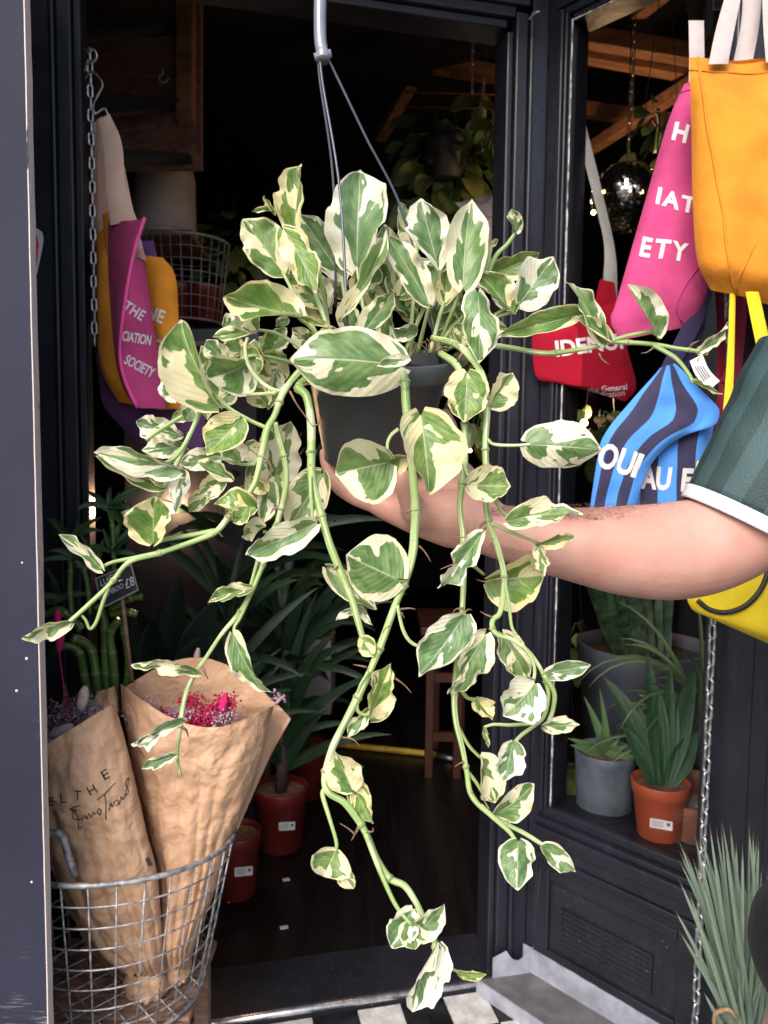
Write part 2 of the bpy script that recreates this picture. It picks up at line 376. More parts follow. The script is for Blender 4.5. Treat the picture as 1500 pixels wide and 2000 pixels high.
ragged('upstand', [Q(-.035+k*.56/K, .0095, 0) for k in range(K+1)], .04, [.062-.008*k/K+random.uniform(-.0008, .0008) for k in range(K+1)], .003, WN)
ragged('upstand', [S(.508+k*.105/12, -.022, 0) for k in range(13)], .04, [(.050, .054, .057, .060, .064, .050, .040, .036, .035, .042, .052, .060, .064)[k] for k in range(13)], .003, -N1)

# ------------------------------------------------------------------ grey board at the left edge
t = NT('slate_grey_board_paint'); tc = t.n('TexCoord'); ob = tc.outputs['Object']
n1 = t.noise(ob, 4, 4); c = t.mix(t.ramp(n1, .3, .7), (.022, .023, .040), (.030, .031, .053))
mp = t.n('Mapping'); t.L.new(ob, mp.inputs[0]); mp.inputs['Scale'].default_value = (14, 14, 230); mp.inputs['Rotation'].default_value = (0, .2, 0)
scr = t.math('MULTIPLY', t.ramp(t.noise(mp.outputs[0], 1, 6, .75), .54, .62), t.ramp(t.noise(ob, 11, 4), .53, .66))
sep = t.n('SeparateXYZ'); t.L.new(ob, sep.inputs[0])
scr = t.math('MULTIPLY', scr, t.math('SUBTRACT', 1.0, t.ramp(sep.outputs[2], .55, 1.0)))
c = t.mix(t.math('MULTIPLY', scr, .5), c, (.45, .45, .48)); t.L.new(c, t.bsdf.inputs['Base Color']); t.bsdf.inputs['Roughness'].default_value = .65; t.bsdf.inputs['Specular IOR Level'].default_value = .12
t.bump(t.noise(ob, 60, 4), .15, .003)
BOARD = t.m
t = NT('raw_board_edge'); tc = t.n('TexCoord'); ob = tc.outputs['Object']
mp = t.n('Mapping'); t.L.new(ob, mp.inputs[0]); mp.inputs['Scale'].default_value = (60, 60, 9)
c = t.mix(t.ramp(t.noise(mp.outputs[0], 1, 5, .7), .62, .68), (.56, .49, .47), (.02, .03, .05))
c = t.mix(t.math('MULTIPLY', t.ramp(t.noise(ob, 9, 3), .64, .66), .8), c, (.05, .07, .13)); t.L.new(c, t.bsdf.inputs['Base Color']); t.bsdf.inputs['Roughness'].default_value = .8
t.bump(t.noise(mp.outputs[0], 3, 4), .4, .004); EDGE = t.m
p = W(70, 1000, 1.1); bx, by = p.x, p.y
bd = root('painted_board', 'tall slate grey painted board with chalk scratches and pale raw edge', 'board', V((bx-.2, by, 0)))
mb = MB(); mb.box((bx-.42, by, -.005), (.42, 0, 0), (0, .018, 0), (0, 0, 2.45)); mb.build('face', BOARD, bd, False)
mb = MB()
zs = [-.005+2.455*k/60 for k in range(61)]
for k, z in enumerate(zs):
    j1 = random.uniform(-.0006, .0006); j2 = random.uniform(-.0012, .0012)
    mb.v += [V((bx+.0012, by-.0008+j1, z)), V((bx+.0012, by+.0175+j2, z)), V((bx-.0005, by-.0008+j1, z)), V((bx-.0005, by+.0175+j2, z))]; mb.uv += [(0, 0)]*4
    if k: i = 4*k; mb.f += [(i-4, i-3, i+1, i), (i-2, i-4, i, i+2), (i-3, i-1, i+3, i+1)]
mb.build('edge', EDGE, bd, False)
for (px, py, r) in ((42, 1292, .0022), (20, 1357, .002), (36, 1754, .0018), (40, 1100, .0015)):
    mb = MB(); q = W(px, py, 1.1); q.y = by-.0005; mb.ball(q, r, 5, (1, .4, 1)); mb.build('paint_fleck', PAPERW, bd)

# ------------------------------------------------------------------ text
def text2d(s, bold=.0, spacing=1.0):
    cu = bpy.data.curves.new('t', 'FONT'); cu.body = s; cu.size = 1; cu.align_x = 'CENTER'; cu.align_y = 'CENTER'; cu.offset = bold; cu.space_character = spacing; cu.resolution_u = 3
    o = bpy.data.objects.new('t', cu); COL.objects.link(o); dg = bpy.context.evaluated_depsgraph_get(); dg.update()
    me = bpy.data.meshes.new_from_object(o.evaluated_get(dg)); bpy.data.objects.remove(o)
    bm = bmesh.new(); bm.from_mesh(me)
    bmesh.ops.triangulate(bm, faces=bm.faces[:])
    for _ in range(3):
        ed = [e for e in bm.edges if e.calc_length() > .22]
        if not ed: break
        bmesh.ops.subdivide_edges(bm, edges=ed, cuts=1); bmesh.ops.triangulate(bm, faces=bm.faces[:])
    v = [x.co.copy() for x in bm.verts]; f = [tuple(y.index for y in x.verts) for x in bm.faces]; bm.free()
    return v, f
def letter(s, fn, mat, parent, name='lettering', bold=.02, spacing=1.0):
    """fn maps flat text coordinates (em) to a world point"""
    v, f = text2d(s, bold, spacing); pts = [fn(p.x, p.y) for p in v]
    # make the faces look at the lens side
    flip = False
    if f:
        a, b, c_ = (pts[i] for i in f[0])
        flip = (b-a).cross(c_-a).dot(FW) > 0
    if flip: f = [q[::-1] for q in f]
    return place(name, mesh(name, pts, f, None, False), mat, parent)

# ------------------------------------------------------------------ soft sheets: bags, wrapping paper
def sample(poly, v):
    L = [0]
    for a, b in zip(poly, poly[1:]): L.append(L[-1] + math.hypot(a[0]-b[0], a[1]-b[1]))
    t_ = v*L[-1]
    for i in range(len(poly)-1):
        if t_ <= L[i+1] or i == len(poly)-2:
            k = (t_-L[i])/max(1e-6, L[i+1]-L[i]); return tuple(x+(y-x)*k for x, y in zip(poly[i], poly[i+1]))
class Sheet:
    """a cloth body between two edge curves given as (px, py) at distance d, th metres deep"""
    def __init__(s, Lp, Rp, d, th, wr=.004, wf=9, seed=0, pinch=(0, 0), prof=.6, back=True, dd=0, topsag=0):
        s.L = cat([p if len(p) == 3 else (*p, d) for p in Lp], 5); s.R = cat([p if len(p) == 3 else (*p, d+dd) for p in Rp], 5)
        s.th = th; s.wr = wr; s.wf = wf; s.seed = seed; s.pinch = pinch; s.prof = prof; s.sag = topsag
    def pt(s, u, v, side=-1, off=0):
        v = min(1, max(0, v)); u = min(1, max(0, u))
        l = sample(s.L, v); r = sample(s.R, v); x, y, d = (a+(b-a)*u for a, b in zip(l, r))
        b = max(0, 1-abs(2*u-1)**2.4)**s.prof * min(1, (v*6+s.pinch[0])) * min(1, ((1-v)*7+s.pinch[1]))
        y += s.sag*math.sin(math.pi*u)*max(0, 1-3*v)
        p = W(x, y, d + side*s.th*b)
        nz = mnoise.noise(p*s.wf + V((s.seed*7.1, 0, side*3)))*.65 + mnoise.noise(p*s.wf*2.7 + V((0, s.seed*3.3, side)))*.35
        edge = min(1, 8*min(u, 1-u))
        return p + FW*(side*off + s.wr*nz*edge*2)
    def mesh(s, nu=18, nv=26, both=True, vr=(0, 1)):
        mb = MB()
        for side in ((-1, 1) if both else (-1,)):
            i0 = len(mb.v)
            for j in range(nv+1):
                v = vr[0]+(vr[1]-vr[0])*j/nv
                for i in range(nu+1):
                    mb.v.append(s.pt(i/nu, v, side)); mb.uv.append((i/nu, 1-v))
            for j in range(nv):
                for i in range(nu):
                    q = i0+j*(nu+1)+i; f = (q, q+nu+1, q+nu+2, q+1); mb.f.append(f if side < 0 else f[::-1])
        return mb
def band(Lp, Rp, d, mat, parent, name='strap', th=.003, seed=0, dd=0):
    s = Sheet(Lp, Rp, d, th, .002, 14, seed, (1, 1), .3, dd=dd); return s.mesh(4, 22).build(name, mat, parent)

PINK = fabric('pink_canvas', (.46, .055, .18)); AMBER = fabric('amber_canvas', (.60, .225, .022)); PURPLE = fabric('purple_canvas', (.11, .045, .14))
CREAM = fabric('cream_cotton_tape', (.68, .46, .35)); LILAC = fabric('pale_cotton_tape', (.50, .44, .44)); RED = fabric('red_canvas', (.34, .004, .022))
YELLOW = fabric('yellow_nylon', (.70, .53, .025), crease=.1); NAVY = fabric('navy_cotton', (.028, .022, .06)); MAROON = fabric('maroon_cotton', (.17, .012, .03)); GREYTAPE = fabric('grey_tape', (.38, .37, .36))
PRINT = pm('white_print', (.66, .63, .64), .8, .06, 40)
t = NT('blue_navy_striped_canvas'); tc = t.n('TexCoord'); sp = t.n('SeparateXYZ'); t.L.new(tc.outputs['UV'], sp.inputs[0])
ph = t.math('FRACT', t.math('ADD', t.math('MULTIPLY', sp.outputs[0], 2.15), .30)); st = t.math('GREATER_THAN', ph, .5)
n1 = t.noise(tc.outputs['Object'], 10, 3); blue = t.mix(n1, (.05, .22, .66), (.075, .30, .82)); c = t.mix(st, blue, (.022, .018, .062))
t.L.new(c, t.bsdf.inputs['Base Color']); t.bsdf.inputs['Roughness'].default_value = .8; t.bsdf.inputs['Sheen Weight'].default_value = .15; t.bump(t.noise(tc.outputs['Object'], 30, 3), .3, .005); STRIPE = t.m

def sheet_text(sh, s, u, v, wu, hv, mat, parent, rot=0.0, bold=.03, spacing=1.0):
    """word centred at (u, v) of a sheet; wu, hv: size of one em in u and v"""
    cr, sr = math.cos(rot), math.sin(rot)
    return letter(s, lambda x, y: sh.pt(u+(x*cr-y*sr)*wu, v-(x*sr+y*cr)*hv, -1, .0016), mat, parent, 'lettering', bold, spacing)

# right hand side, hung on the chain outside the window
bag = root('tote_bag', 'large amber canvas tote bag with pale straps at the top right', 'tote bag', W(1470, 580, 1.22), 'tote bags hung by the shop front')
sh = Sheet([(1346, 112), (1350, 250), (1353, 400), (1362, 510), (1388, 566)], [(1610, 90), (1622, 300), (1620, 480), (1580, 612)], 1.22, .045, .012, 8, 1, (0, .25), topsag=14)
sh.mesh(24, 30).build('bag_body', AMBER, bag)
mb = MB(); mb.tube([sh.pt(.06+.20*v_, v_, -1, .001) for v_ in [k/24 for k in range(25)]], .0022, 6); mb.build('seam', AMBER, bag)
mb = MB(); mb.tube([sh.pt(.27+.18*k/12, .98-.22*k/12, -1, .0005) for k in range(13)], .002, 6); mb.build('seam', AMBER, bag)
mb = MB(); mb.tube([sh.pt(k/20, .055, -1, .0008) for k in range(21)], .0016, 6); mb.build('hem', AMBER, bag)
band([(1432, -60), (1400, 50), (1384, 125)], [(1458, -60), (1436, 50), (1422, 125)], 1.20, LILAC, bag, seed=1)
band([(1452, -60), (1448, 40), (1432, 122)], [(1490, -60), (1484, 40), (1470, 122)], 1.235, LILAC, bag, seed=2)
band([(1488, -60), (1490, 40), (1496, 122)], [(1520, -60), (1528, 40), (1540, 122)], 1.20, LILAC, bag, seed=3)
bag = root('tote_bag', 'pink canvas tote bag with white capitals half behind the amber bag', 'tote bag', W(1290, 650, 1.3), 'tote bags hung by the shop front')
shp = Sheet([(1336, 165), (1304, 240), (1258, 400), (1205, 585), (1192, 626), (1213, 664)], [(1420, 150), (1424, 300), (1412, 450), (1390, 560), (1362, 634)], 1.31, .035, .010, 8, 4, (0, .3))
shp.mesh(20, 30).build('bag_body', PINK, bag)
def px_text(s, px, py, em, rot, d, mat, parent, bold=.03, sp=1.0, sx=1.0, sh=None, name='lettering'):
    cr, sr = math.cos(rot), math.sin(rot)
    return letter(s, lambda x, y: W(px+em*(x*sx*cr+y*sr), py+em*(x*sx*sr-y*cr), d), mat, parent, name, bold, sp)
def on_sheet(sh, s, px, py, em, rot, mat, parent, bold=.03, sp=1.0, sx=1.0, shear=0):
    """lettering given in pixels, wrapped onto the sheet's surface"""
    cr, sr = math.cos(rot), math.sin(rot)
    def inv(x, y):
        u, v = .5, .5
        for _ in range(12):
            l = sample(sh.L, v); r = sample(sh.R, v); cy = l[1]+(r[1]-l[1])*u
            l0 = sample(sh.L, max(0, v-.02)); r0 = sample(sh.R, max(0, v-.02)); l1 = sample(sh.L, min(1, v+.02)); r1 = sample(sh.R, min(1, v+.02))
            g_ = ((l1[1]+(r1[1]-l1[1])*u)-(l0[1]+(r0[1]-l0[1])*u))/(min(1, v+.02)-max(0, v-.02))
            v = min(1, max(0, v+(y-cy)/max(50, g_))); l = sample(sh.L, v); r = sample(sh.R, v)
            u = min(1, max(0, (x-l[0])/max(1, r[0]-l[0])))
        return u, v
    def fn(x, y):
        X = px+em*(x*sx*cr+y*sr+shear*y); Y = py+em*(x*sx*sr-y*cr); u, v = inv(X, Y); return sh.pt(u, v, -1, .0012)
    return letter(s, fn, mat, parent, 'lettering', bold, sp)
on_sheet(shp, 'H', 1327, 263, 46, R(12), PRINT, bag, .035, 1, 1)
on_sheet(shp, 'IATI', 1326, 397, 48, R(14), PRINT, bag, .035, 1.25, .95)
on_sheet(shp, 'ETY', 1296, 488, 48, R(8), PRINT, bag, .035, 1.3, .95)
mb = MB(); mb.tube([shp.pt(k/16, .035, -1, .0008) for k in range(17)], .0016, 6); mb.build('hem', PINK, bag)
mb = MB(); mb.tube([shp.pt(.78+.1*math.sin(k*.4), .55+.43*k/16, -1, .0006) for k in range(17)], .0014, 6); mb.build('seam', PINK, bag)
band([(1345, 40), (1346, 110), (1345, 175)], [(1375, 40), (1376, 110), (1378, 175)], 1.33, LILAC, bag, seed=5)
bag = root('tote_bag', 'blue and navy striped tote bag with white capitals above the forearm', 'tote bag', W(1270, 1060, 1.29), 'tote bags hung by the shop front')
shb = Sheet([(1240, 860), (1238, 960), (1228, 1070)], [(1396, 815), (1388, 900), (1402, 1075)], 1.315, .03, .008, 9, 6, (.3, .3)); shb.mesh(20, 22).build('bag_body', STRIPE, bag)
shc = Sheet([(1289, 719), (1282, 728), (1232, 784), (1182, 846), (1166, 900), (1142, 1065)], [(1318, 710), (1326, 716), (1362, 754), (1398, 790), (1405, 800), (1404, 816), (1392, 832), (1335, 852), (1288, 886), (1254, 945), (1226, 1065)], 1.265, .010, .010, 11, 6, (.5, .5)); shc.mesh(26, 34).build('folded_flap', STRIPE, bag)
on_sheet(shc, 'OU', 1203, 900, 66, R(17), PRINT, bag, .035, 1.0, .72); on_sheet(shc, 'I', 1243, 912, 62, R(20), PRINT, bag, .05, 1.0, .9)
on_sheet(shb, 'AU', 1284, 936, 60, R(4), PRINT, bag, .04, 1.0, .70); on_sheet(shb, 'F', 1342, 940, 60, R(2), PRINT, bag, .04, 1.0, .85)
band([(1372, 540), (1335, 630), (1288, 722)], [(1402, 540), (1372, 630), (1322, 722)], 1.30, NAVY, bag, seed=7)
band([(1366, 560), (1360, 640), (1318, 730)], [(1380, 560), (1376, 640), (1340, 740)], 1.33, NAVY, bag, seed=8)
tg = root('swing_tag', 'small white printed swing tag tied beside the striped bag strap', 'tag', W(1375, 730, 1.24))
mb = MB(); sht = Sheet([(1347, 705), (1360, 735), (1385, 762)], [(1372, 692), (1385, 722), (1406, 744)], 1.235, .0006, .0006, 20, 3, (1, 1), .2); sht.mesh(4, 8).build('card', PAPERW, tg)
INK = pm('grey_ink', (.12, .12, .13), .8)
for k in range(4):
    mb = MB(); mb.tube([sht.pt(.2+.16*k, .2+.03*k, -1, .0006), sht.pt(.2+.16*k, .72, -1, .0006)], .0008, 4); mb.build('print_line', INK, tg)
mb = MB(); mb.tube([W(*q) for q in cat([(1362, 705, 1.234), (1372, 690, 1.24), (1380, 694, 1.25), (1384, 680, 1.27)], 4)], .0014, 6); mb.build('string', pm('jute', (.35, .2, .1), .9), tg)
bag = root('tote_bag', 'bright yellow bag with black curved piping behind the elbow', 'bag', W(1450, 1250, 1.2), 'tote bags hung by the shop front')
shy = Sheet([(1362, 900), (1350, 960), (1332, 1080), (1345, 1180), (1384, 1206)], [(1640, 880), (1660, 1000), (1660, 1150), (1650, 1280), (1600, 1300)], 1.20, .04, .006, 8, 9, (0, .3), dd=.03)
shy.mesh(22, 26).build('bag_body', YELLOW, bag)
def inv_sheet(sh, x, y):
    u, v = .5, .5
    for _ in range(40):
        l = sample(sh.L, v); r = sample(sh.R, v); u = min(1, max(0, (x-l[0])/max(1, r[0]-l[0]))); cy = l[1]+(r[1]-l[1])*u; v = min(1, max(0, v+(y-cy)/600))
    return u, v
arc = cat([(1362, 1172), (1385, 1190), (1418, 1196), (1455, 1182), (1485, 1150), (1502, 1100), (1506, 1040)], 5)
mb = MB(); mb.tube([sh_ for sh_ in (shy.pt(*inv_sheet(shy, x, y), -1, .002) for x, y in arc)], .0042, 6); mb.build('piping', pm('black_piping', (.012, .012, .014), .6), bag)
band([(1425, 570), (1420, 700), (1404, 900)], [(1437, 570), (1434, 700), (1428, 900)], 1.21, YELLOW, bag, seed=10)
band([(1456, 570), (1474, 660), (1502, 790)], [(1482, 570), (1500, 650), (1530, 780)], 1.19, YELLOW, bag, seed=11)
bag = root('tote_bag', 'dark maroon bag hanging behind the yellow strap', 'bag', W(1440, 900, 1.36), 'tote bags hung by the shop front')
Sheet([(1408, 735), (1396, 800), (1392, 900), (1394, 1000)], [(1450, 730), (1476, 790), (1490, 850), (1490, 1000)], 1.37, .03, .006, 9, 12, (0, .3)).mesh(14, 18).build('bag_body', MAROON, bag)
band([(1432, 560), (1436, 640), (1408, 745)], [(1462, 560), (1456, 650), (1446, 745)], 1.36, MAROON, bag, seed=13)
band([(1396, 560), (1400, 640), (1398, 745)], [(1412, 560), (1416, 650), (1416, 745)], 1.38, MAROON, bag, seed=14)
bag = root('tote_bag', 'red canvas tote bag with white print seen through the window glass', 'tote bag', W(1160, 780, 1.72))
shr = Sheet([(1040, 640), (1040, 690), (1050, 740), (1085, 748)], [(1205, 585), (1225, 680), (1243, 755), (1222, 784)], 1.72, .02, .006, 8, 15, (0, .3), dd=-.03)
shr.mesh(18, 20).build('bag_body', RED, bag)
on_sheet(shr, 'IDENUI', 1150, 676, 42, R(-7), PRINT, bag, .03, 1.0, 1.0)
on_sheet(shr, 'the General', 1186, 760, 16, R(-6), PRINT, bag, .01, 1.0, 1.0)
on_sheet(shr, 'Certification', 1180, 772, 16, R(-6), PRINT, bag, .01, 1.0, 1.0)
band([(1112, 150), (1128, 260), (1163, 400), (1180, 480), (1178, 560)], [(1121, 150), (1146, 250), (1180, 390), (1203, 500), (1206, 600)], 1.72, GREYTAPE, bag, seed=16)
band([(1172, 545), (1165, 575), (1160, 620)], [(1200, 552), (1204, 580), (1206, 620)], 1.715, RED, bag, 'handle', seed=17)

# left hand side, hung inside the doorway
bag = root('tote_bag', 'pink tote bag folded edge-on hanging inside the doorway on the left', 'tote bag', W(265, 800, 1.47), 'tote bags in the doorway')
edge_ = [(284, 427, 1.42), (262, 500, 1.42), (243, 610, 1.42), (236, 690, 1.42), (246, 745, 1.42), (270, 797, 1.43)]
sh1 = Sheet([(211, 436), (212, 540), (224, 690), (240, 755), (268, 799)], edge_, 1.50, .012, .004, 10, 18, (.5, .5)); sh1.mesh(10, 26).build('side_gusset', PINK, bag)
sh2 = Sheet(edge_[1:], [(284, 515), (296, 610), (310, 700), (324, 798)], 1.46, .008, .003, 10, 19, (.5, .5)); sh2.mesh(10, 24).build('front_panel', PINK, bag)
mb = MB(); mb.tube([W(*q)-FW*.004 for q in cat(edge_, 5)], .0035, 7); mb.build('seam', fabric('bright_pink_binding', (.85, .10, .36)), bag)
PRINTL = PRINT
on_sheet(sh2, 'THE', 262, 608, 29, R(32), PRINTL, bag, .02, 1.1, .8)
on_sheet(sh2, 'CIATION', 268, 662, 27, R(10), PRINTL, bag, .02, .95, .55)
on_sheet(sh2, 'SOCIETY', 272, 716, 27, R(28), PRINTL, bag, .02, .95, .6)
band([(196, 232), (203, 300), (208, 380), (216, 440)], [(214, 222), (238, 280), (246, 370), (268, 430)], 1.47, CREAM, bag, seed=20)
band([(212, 232), (226, 300), (240, 380), (262, 500)], [(222, 240), (244, 330), (258, 400), (286, 510)], 1.50, CREAM, bag, seed=21)
bag = root('tote_bag', 'amber tote bag with white letters behind the folded pink tote', 'tote bag', W(290, 800, 1.52), 'tote bags in the doorway')
sh3 = Sheet([(272, 498), (285, 600), (300, 700), (312, 800)], [(318, 503), (343, 540), (350, 640), (362, 798)], 1.53, .012, .004, 9, 22, (.5, .5)); sh3.mesh(12, 22).build('front_panel', AMBER, bag)
on_sheet(sh3, 'NE', 303, 616, 36, R(20), PRINTL, bag, .02, 1, .8); on_sheet(sh3, 'ION', 314, 678, 36, R(6), PRINTL, bag, .02, 1, .75)
Sheet([(188, 460), (188, 600), (197, 720), (232, 785)], [(214, 430), (222, 560), (244, 720), (322, 802)], 1.53, .02, .007, 12, 23, (.3, .3)).mesh(14, 22).build('side_gusset', AMBER, bag)
band([(188, 235), (190, 330), (193, 465)], [(200, 228), (212, 320), (212, 450)], 1.53, CREAM, bag, seed=24)
band([(200, 420), (204, 460), (206, 500)], [(212, 412), (216, 460), (216, 500)], 1.515, AMBER, bag, 'handle', seed=25)
bag = root('tote_bag', 'purple tote bag hanging lowest behind the pink and amber totes', 'tote bag', W(290, 870, 1.58), 'tote bags in the doorway')
Sheet([(176, 475), (178, 620), (192, 730), (206, 800), (272, 866)], [(300, 470), (330, 600), (370, 720), (400, 800), (396, 876)], 1.58, .03, .006, 7, 26, (.2, .25)).mesh(20, 26).build('bag_body', PURPLE, bag)
band([(180, 240), (182, 340), (184, 480)], [(192, 236), (196, 340), (200, 480)], 1.56, CREAM, bag, seed=27)

# ------------------------------------------------------------------ chains
def link_mesh(L, wd, r):
    pts = []
    for k in range(16):
        a = 2*math.pi*k/16; x = math.cos(a)*(wd/2-r); z = math.sin(a)*(wd/2-r) + (1 if math.sin(a) > 0 else -1)*(L/2-wd/2)
        pts.append(V((x, 0, z)))
    mb = MB(); mb.tube(pts, r, 6, closed=True); return mesh('link', mb.v, mb.f, mb.uv)
def chain(name, label, top, zlen, L, wd, r, mat, group=None):
    rt = root(name, label, 'chain', top, group); me = link_mesh(L, wd, r); me.materials.append(mat); pitch = L-2*r-.0006
    k = 0; z = 0
    while z < zlen:
        o = attach(link(bpy.data.objects.new('link', me)), rt)
        o.matrix_basis = Matrix.Translation(top - Z*(z+L/2) + V((random.uniform(-.0006, .0006), 0, 0))) @ Matrix.Rotation((R(25) if k % 2 else R(112)) + random.uniform(-.15, .15), 4, 'Z') @ Matrix.Rotation(random.uniform(-.04, .04), 4, 'Y')
        z += pitch; k += 1
    return rt
CHM = pm('zinc_chain', (.52, .52, .55), .35, .4, 60, .2, 300, metal=.8)
c0 = W(1421, 560, 1.40); chain('chain', 'long galvanised chain hanging in front of the right pilaster', c0, c0.z+.0, .034, .019, .0033, CHM)
c0 = W(175, 92, 1.47); chain('chain', 'galvanised chain holding the totes beside the left door jamb', c0, .56, .029, .0145, .0026, CHM)
def hook(name, label, pts, r, mat, cat_='hook'):
    mb = MB(); mb.tube([W(*q) for q in cat(pts, 5)], r, 7); o = mb.build(name, mat); return tag(o, label, cat_)
hook('bag_hook', 'open metal hook at the top of the left chain', [(166, 95, 1.47), (172, 102, 1.455), (182, 96, 1.45), (189, 108, 1.45), (184, 119, 1.455), (172, 122, 1.46), (165, 140, 1.47)], .0022, CHM)
hook('bag_hook', 'lower metal hook holding the cream bag straps', [(166, 152, 1.47), (180, 140, 1.455), (196, 155, 1.45), (200, 168, 1.45), (190, 188, 1.455), (182, 205, 1.46), (186, 222, 1.47), (204, 212, 1.47), (214, 232, 1.47)], .0022, CHM)
hook('cup_hook', 'small pale cup hook on the strand board panel', [(318, 134, 2.2), (318, 143, 2.2), (311, 150, 2.2), (313, 158, 2.2), (320, 161, 2.2), (327, 157, 2.2), (329, 151, 2.2)], .0032, WHITEP)
hook('header_hook', 'small metal hook screwed into the corner of the door frame', [(1034, 38, 1.63), (1040, 30, 1.62), (1048, 24, 1.61), (1054, 23, 1.61)], .0026, CHM)
card = root('price_card', 'white card with a red print pinned beside the left door frame', 'card', W(73, 535, 1.40))
Sheet([(58, 440), (58, 490), (58, 530)], [(66, 443), (85, 462), (72, 536)], 1.40, .001, .0006, 10, 1, (1, 1), .2).mesh(4, 10).build('card', PAPERW, card)
mb = MB(); mb.tube([W(66, 465, 1.395), W(70, 460, 1.395), W(73, 475, 1.395), W(69, 520, 1.395)], .006, 8, flat=.15); mb.build('print', pm('red_print', (.6, .01, .03), .6), card)

# ------------------------------------------------------------------ inside the shop
def beam(p1, p2, wd, ht, label, mat=TIMBER, name='ceiling_beam', cat_='beam', group='timber roof beams'):
    a, b = V(p1), V(p2); t_ = (b-a).normalized(); x = t_.cross(Z).normalized(); y = x.cross(t_)
    mb = MB(); mb.box(a - x*wd/2 - y*ht/2, b-a, x*wd, y*ht); o = bevel(mb.build(name, mat, None, False), .003); return tag(o, label, cat_, group)
su = root('shelf_unit', 'reddish strand board shelf unit with black tapering shelves at upper left', 'shelf', W(280, 330, 2.25))
mb = MB(); a = W(120, -60, 2.25); b = W(392, -60, 2.25); c_ = W(120, 326, 2.25); mb.box(c_, b-a, FW*.03, a-c_); mb.build('panel', OSB, su, False)
mb = MB(); c_ = W(352, 246, 2.24); mb.box(c_, W(384, 246, 2.24)-c_, -FW*.05, W(352, -60, 2.24)-c_); bevel(mb.build('post', TIMBER, su, False))
for y0, y1, yt, xt in ((14, 60, 45, 346), (178, 214, 196, 360), (286, 314, 302, 368)):
    mb = MB(); q = [W(130, y0-4, 1.98), W(xt, yt-3, 2.2), W(xt, yt+2, 2.2), W(130, y1+2, 1.98)]; q2 = [p+FW*.05 for p in q]
    mb.v = q+q2; mb.uv = [(0, 0)]*8; mb.f = [(3, 2, 1, 0), (4, 5, 6, 7)] + [(k, (k+1) % 4, (k+1) % 4+4, k+4) for k in range(4)]
    mb.build('shelf', BLACKM, su, False)
lb = 'raw timber roof beam seen inside the shop, '
beam(W(850, 52, 2.9), W(1110, 92, 2.7), .05, .06, lb+'topmost in the doorway')
beam(W(836, 125, 3.0), W(1110, 166, 2.8), .05, .06, lb+'second from top in the doorway')
beam(W(815, 142, 3.3), W(1110, 200, 3.1), .05, .05, lb+'third from top in the doorway')
beam(W(872, 40, 2.85), W(742, 268, 3.4), .05, .05, lb+'sloping down to the left in the doorway')
beam(W(740, 246, 3.6), W(1110, 286, 3.5), .04, .06, lb+'lowest in the doorway, above the hanging pothos')
beam(W(1080, 62, 2.3), W(1420, 118, 2.2), .05, .05, lb+'upper one behind the window')
beam(W(1080, 92, 2.35), W(1420, 152, 2.25), .05, .05, lb+'second one behind the window')
beam(W(1300, -20, 2.1), W(1150, 100, 2.5), .04, .045, lb+'sloping at the top of the window')
beam(W(1370, 150, 2.2), W(1130, 305, 2.7), .035, .04, lb+'sloping behind the mirror ball')
beam(W(1080, 205, 2.8), W(1330, 240, 2.7), .04, .05, lb+'lowest one behind the window')
for k, y in enumerate((180, 208)):
    mb = MB(); mb.tube([W(790, y, 2.8), W(1110, y+8, 2.75)], .004, 6); tag(mb.build('hanging_rail', pm('rusty_rail', (.22, .07, .04), .6), None), ('upper' if k == 0 else 'lower')+' thin rusty rail hung below the roof beams', 'rail', 'thin rails')
tl = root('ceiling_light', 'slim white strip light at the end of the top roof beam', 'light', W(885, 44, 2.8))
mb = MB(); mb.tube([W(857, 42, 2.8), W(911, 50, 2.78)], .011, 8); mb.build('diffuser', emis('lit_diffuser', (1, .86, .74), 4), tl)
for px_, py_, d_, e_w in ((868, 96, 3.05, 13.0),):
    ll = bpy.data.lights.new('strip_light', 'POINT'); ll.energy = e_w; ll.color = (1, .72, .50); ll.shadow_soft_size = .06; lo = link(bpy.data.objects.new('strip_light', ll)); lo.parent = tl; lo.matrix_parent_inverse = Matrix.Translation(-tl.location); lo.location = W(px_, py_, d_)
def pot(name, label, base, rb, rt, h, mat, soilm, lip=.012, n=36, cat_='plant pot', group=None, tilt=(0, 0, 1), rt2=None):
    if rt2 is None: rt2 = root(name, label, cat_, base, group)
    M = axisM(base, tilt); mb = MB()
    mb.lathe([(.001, 0), (rb*.92, 0), (rb, .004), (rb+(rt-rb)*.78, h*.78), (rt, h*.80), (rt*1.03, h*.985), (rt*1.02, h), (rt*.96, h), (rt*.93, h*.9)], M, n); mb.build('pot', mat, rt2)
    mb = MB()
    ri = rt*.94
    prof = [(.0005, h*.90)] + [(ri*k/6, h*(.90+.01*math.sin(k*2.1))) for k in range(1, 7)]
    mb.lathe(prof, M, n); mb.build('soil', soilm, rt2)
    return rt2
def plabel(rt2, c, wv, hv, out, mat=PAPERW):
    """paper label glued on a pot's wall"""
    mb = MB(); mb.box(c - wv/2 - hv/2, wv, hv, out); o = mb.build('label', mat, rt2, False)
    for k in range(4):
        mb = MB(); q = c - wv*.42 + hv*(.28-.18*k) + out*1.15; mb.box(q, wv*(.5 if k % 2 else .56), hv*.05, out*.2); mb.build('print_line', INK, o, False)
    mb = MB(); mb.box(c + wv*.24 - hv*.05 + out*1.15, wv*.16, hv*.36, out*.2); mb.build('print_block', INK, o, False)
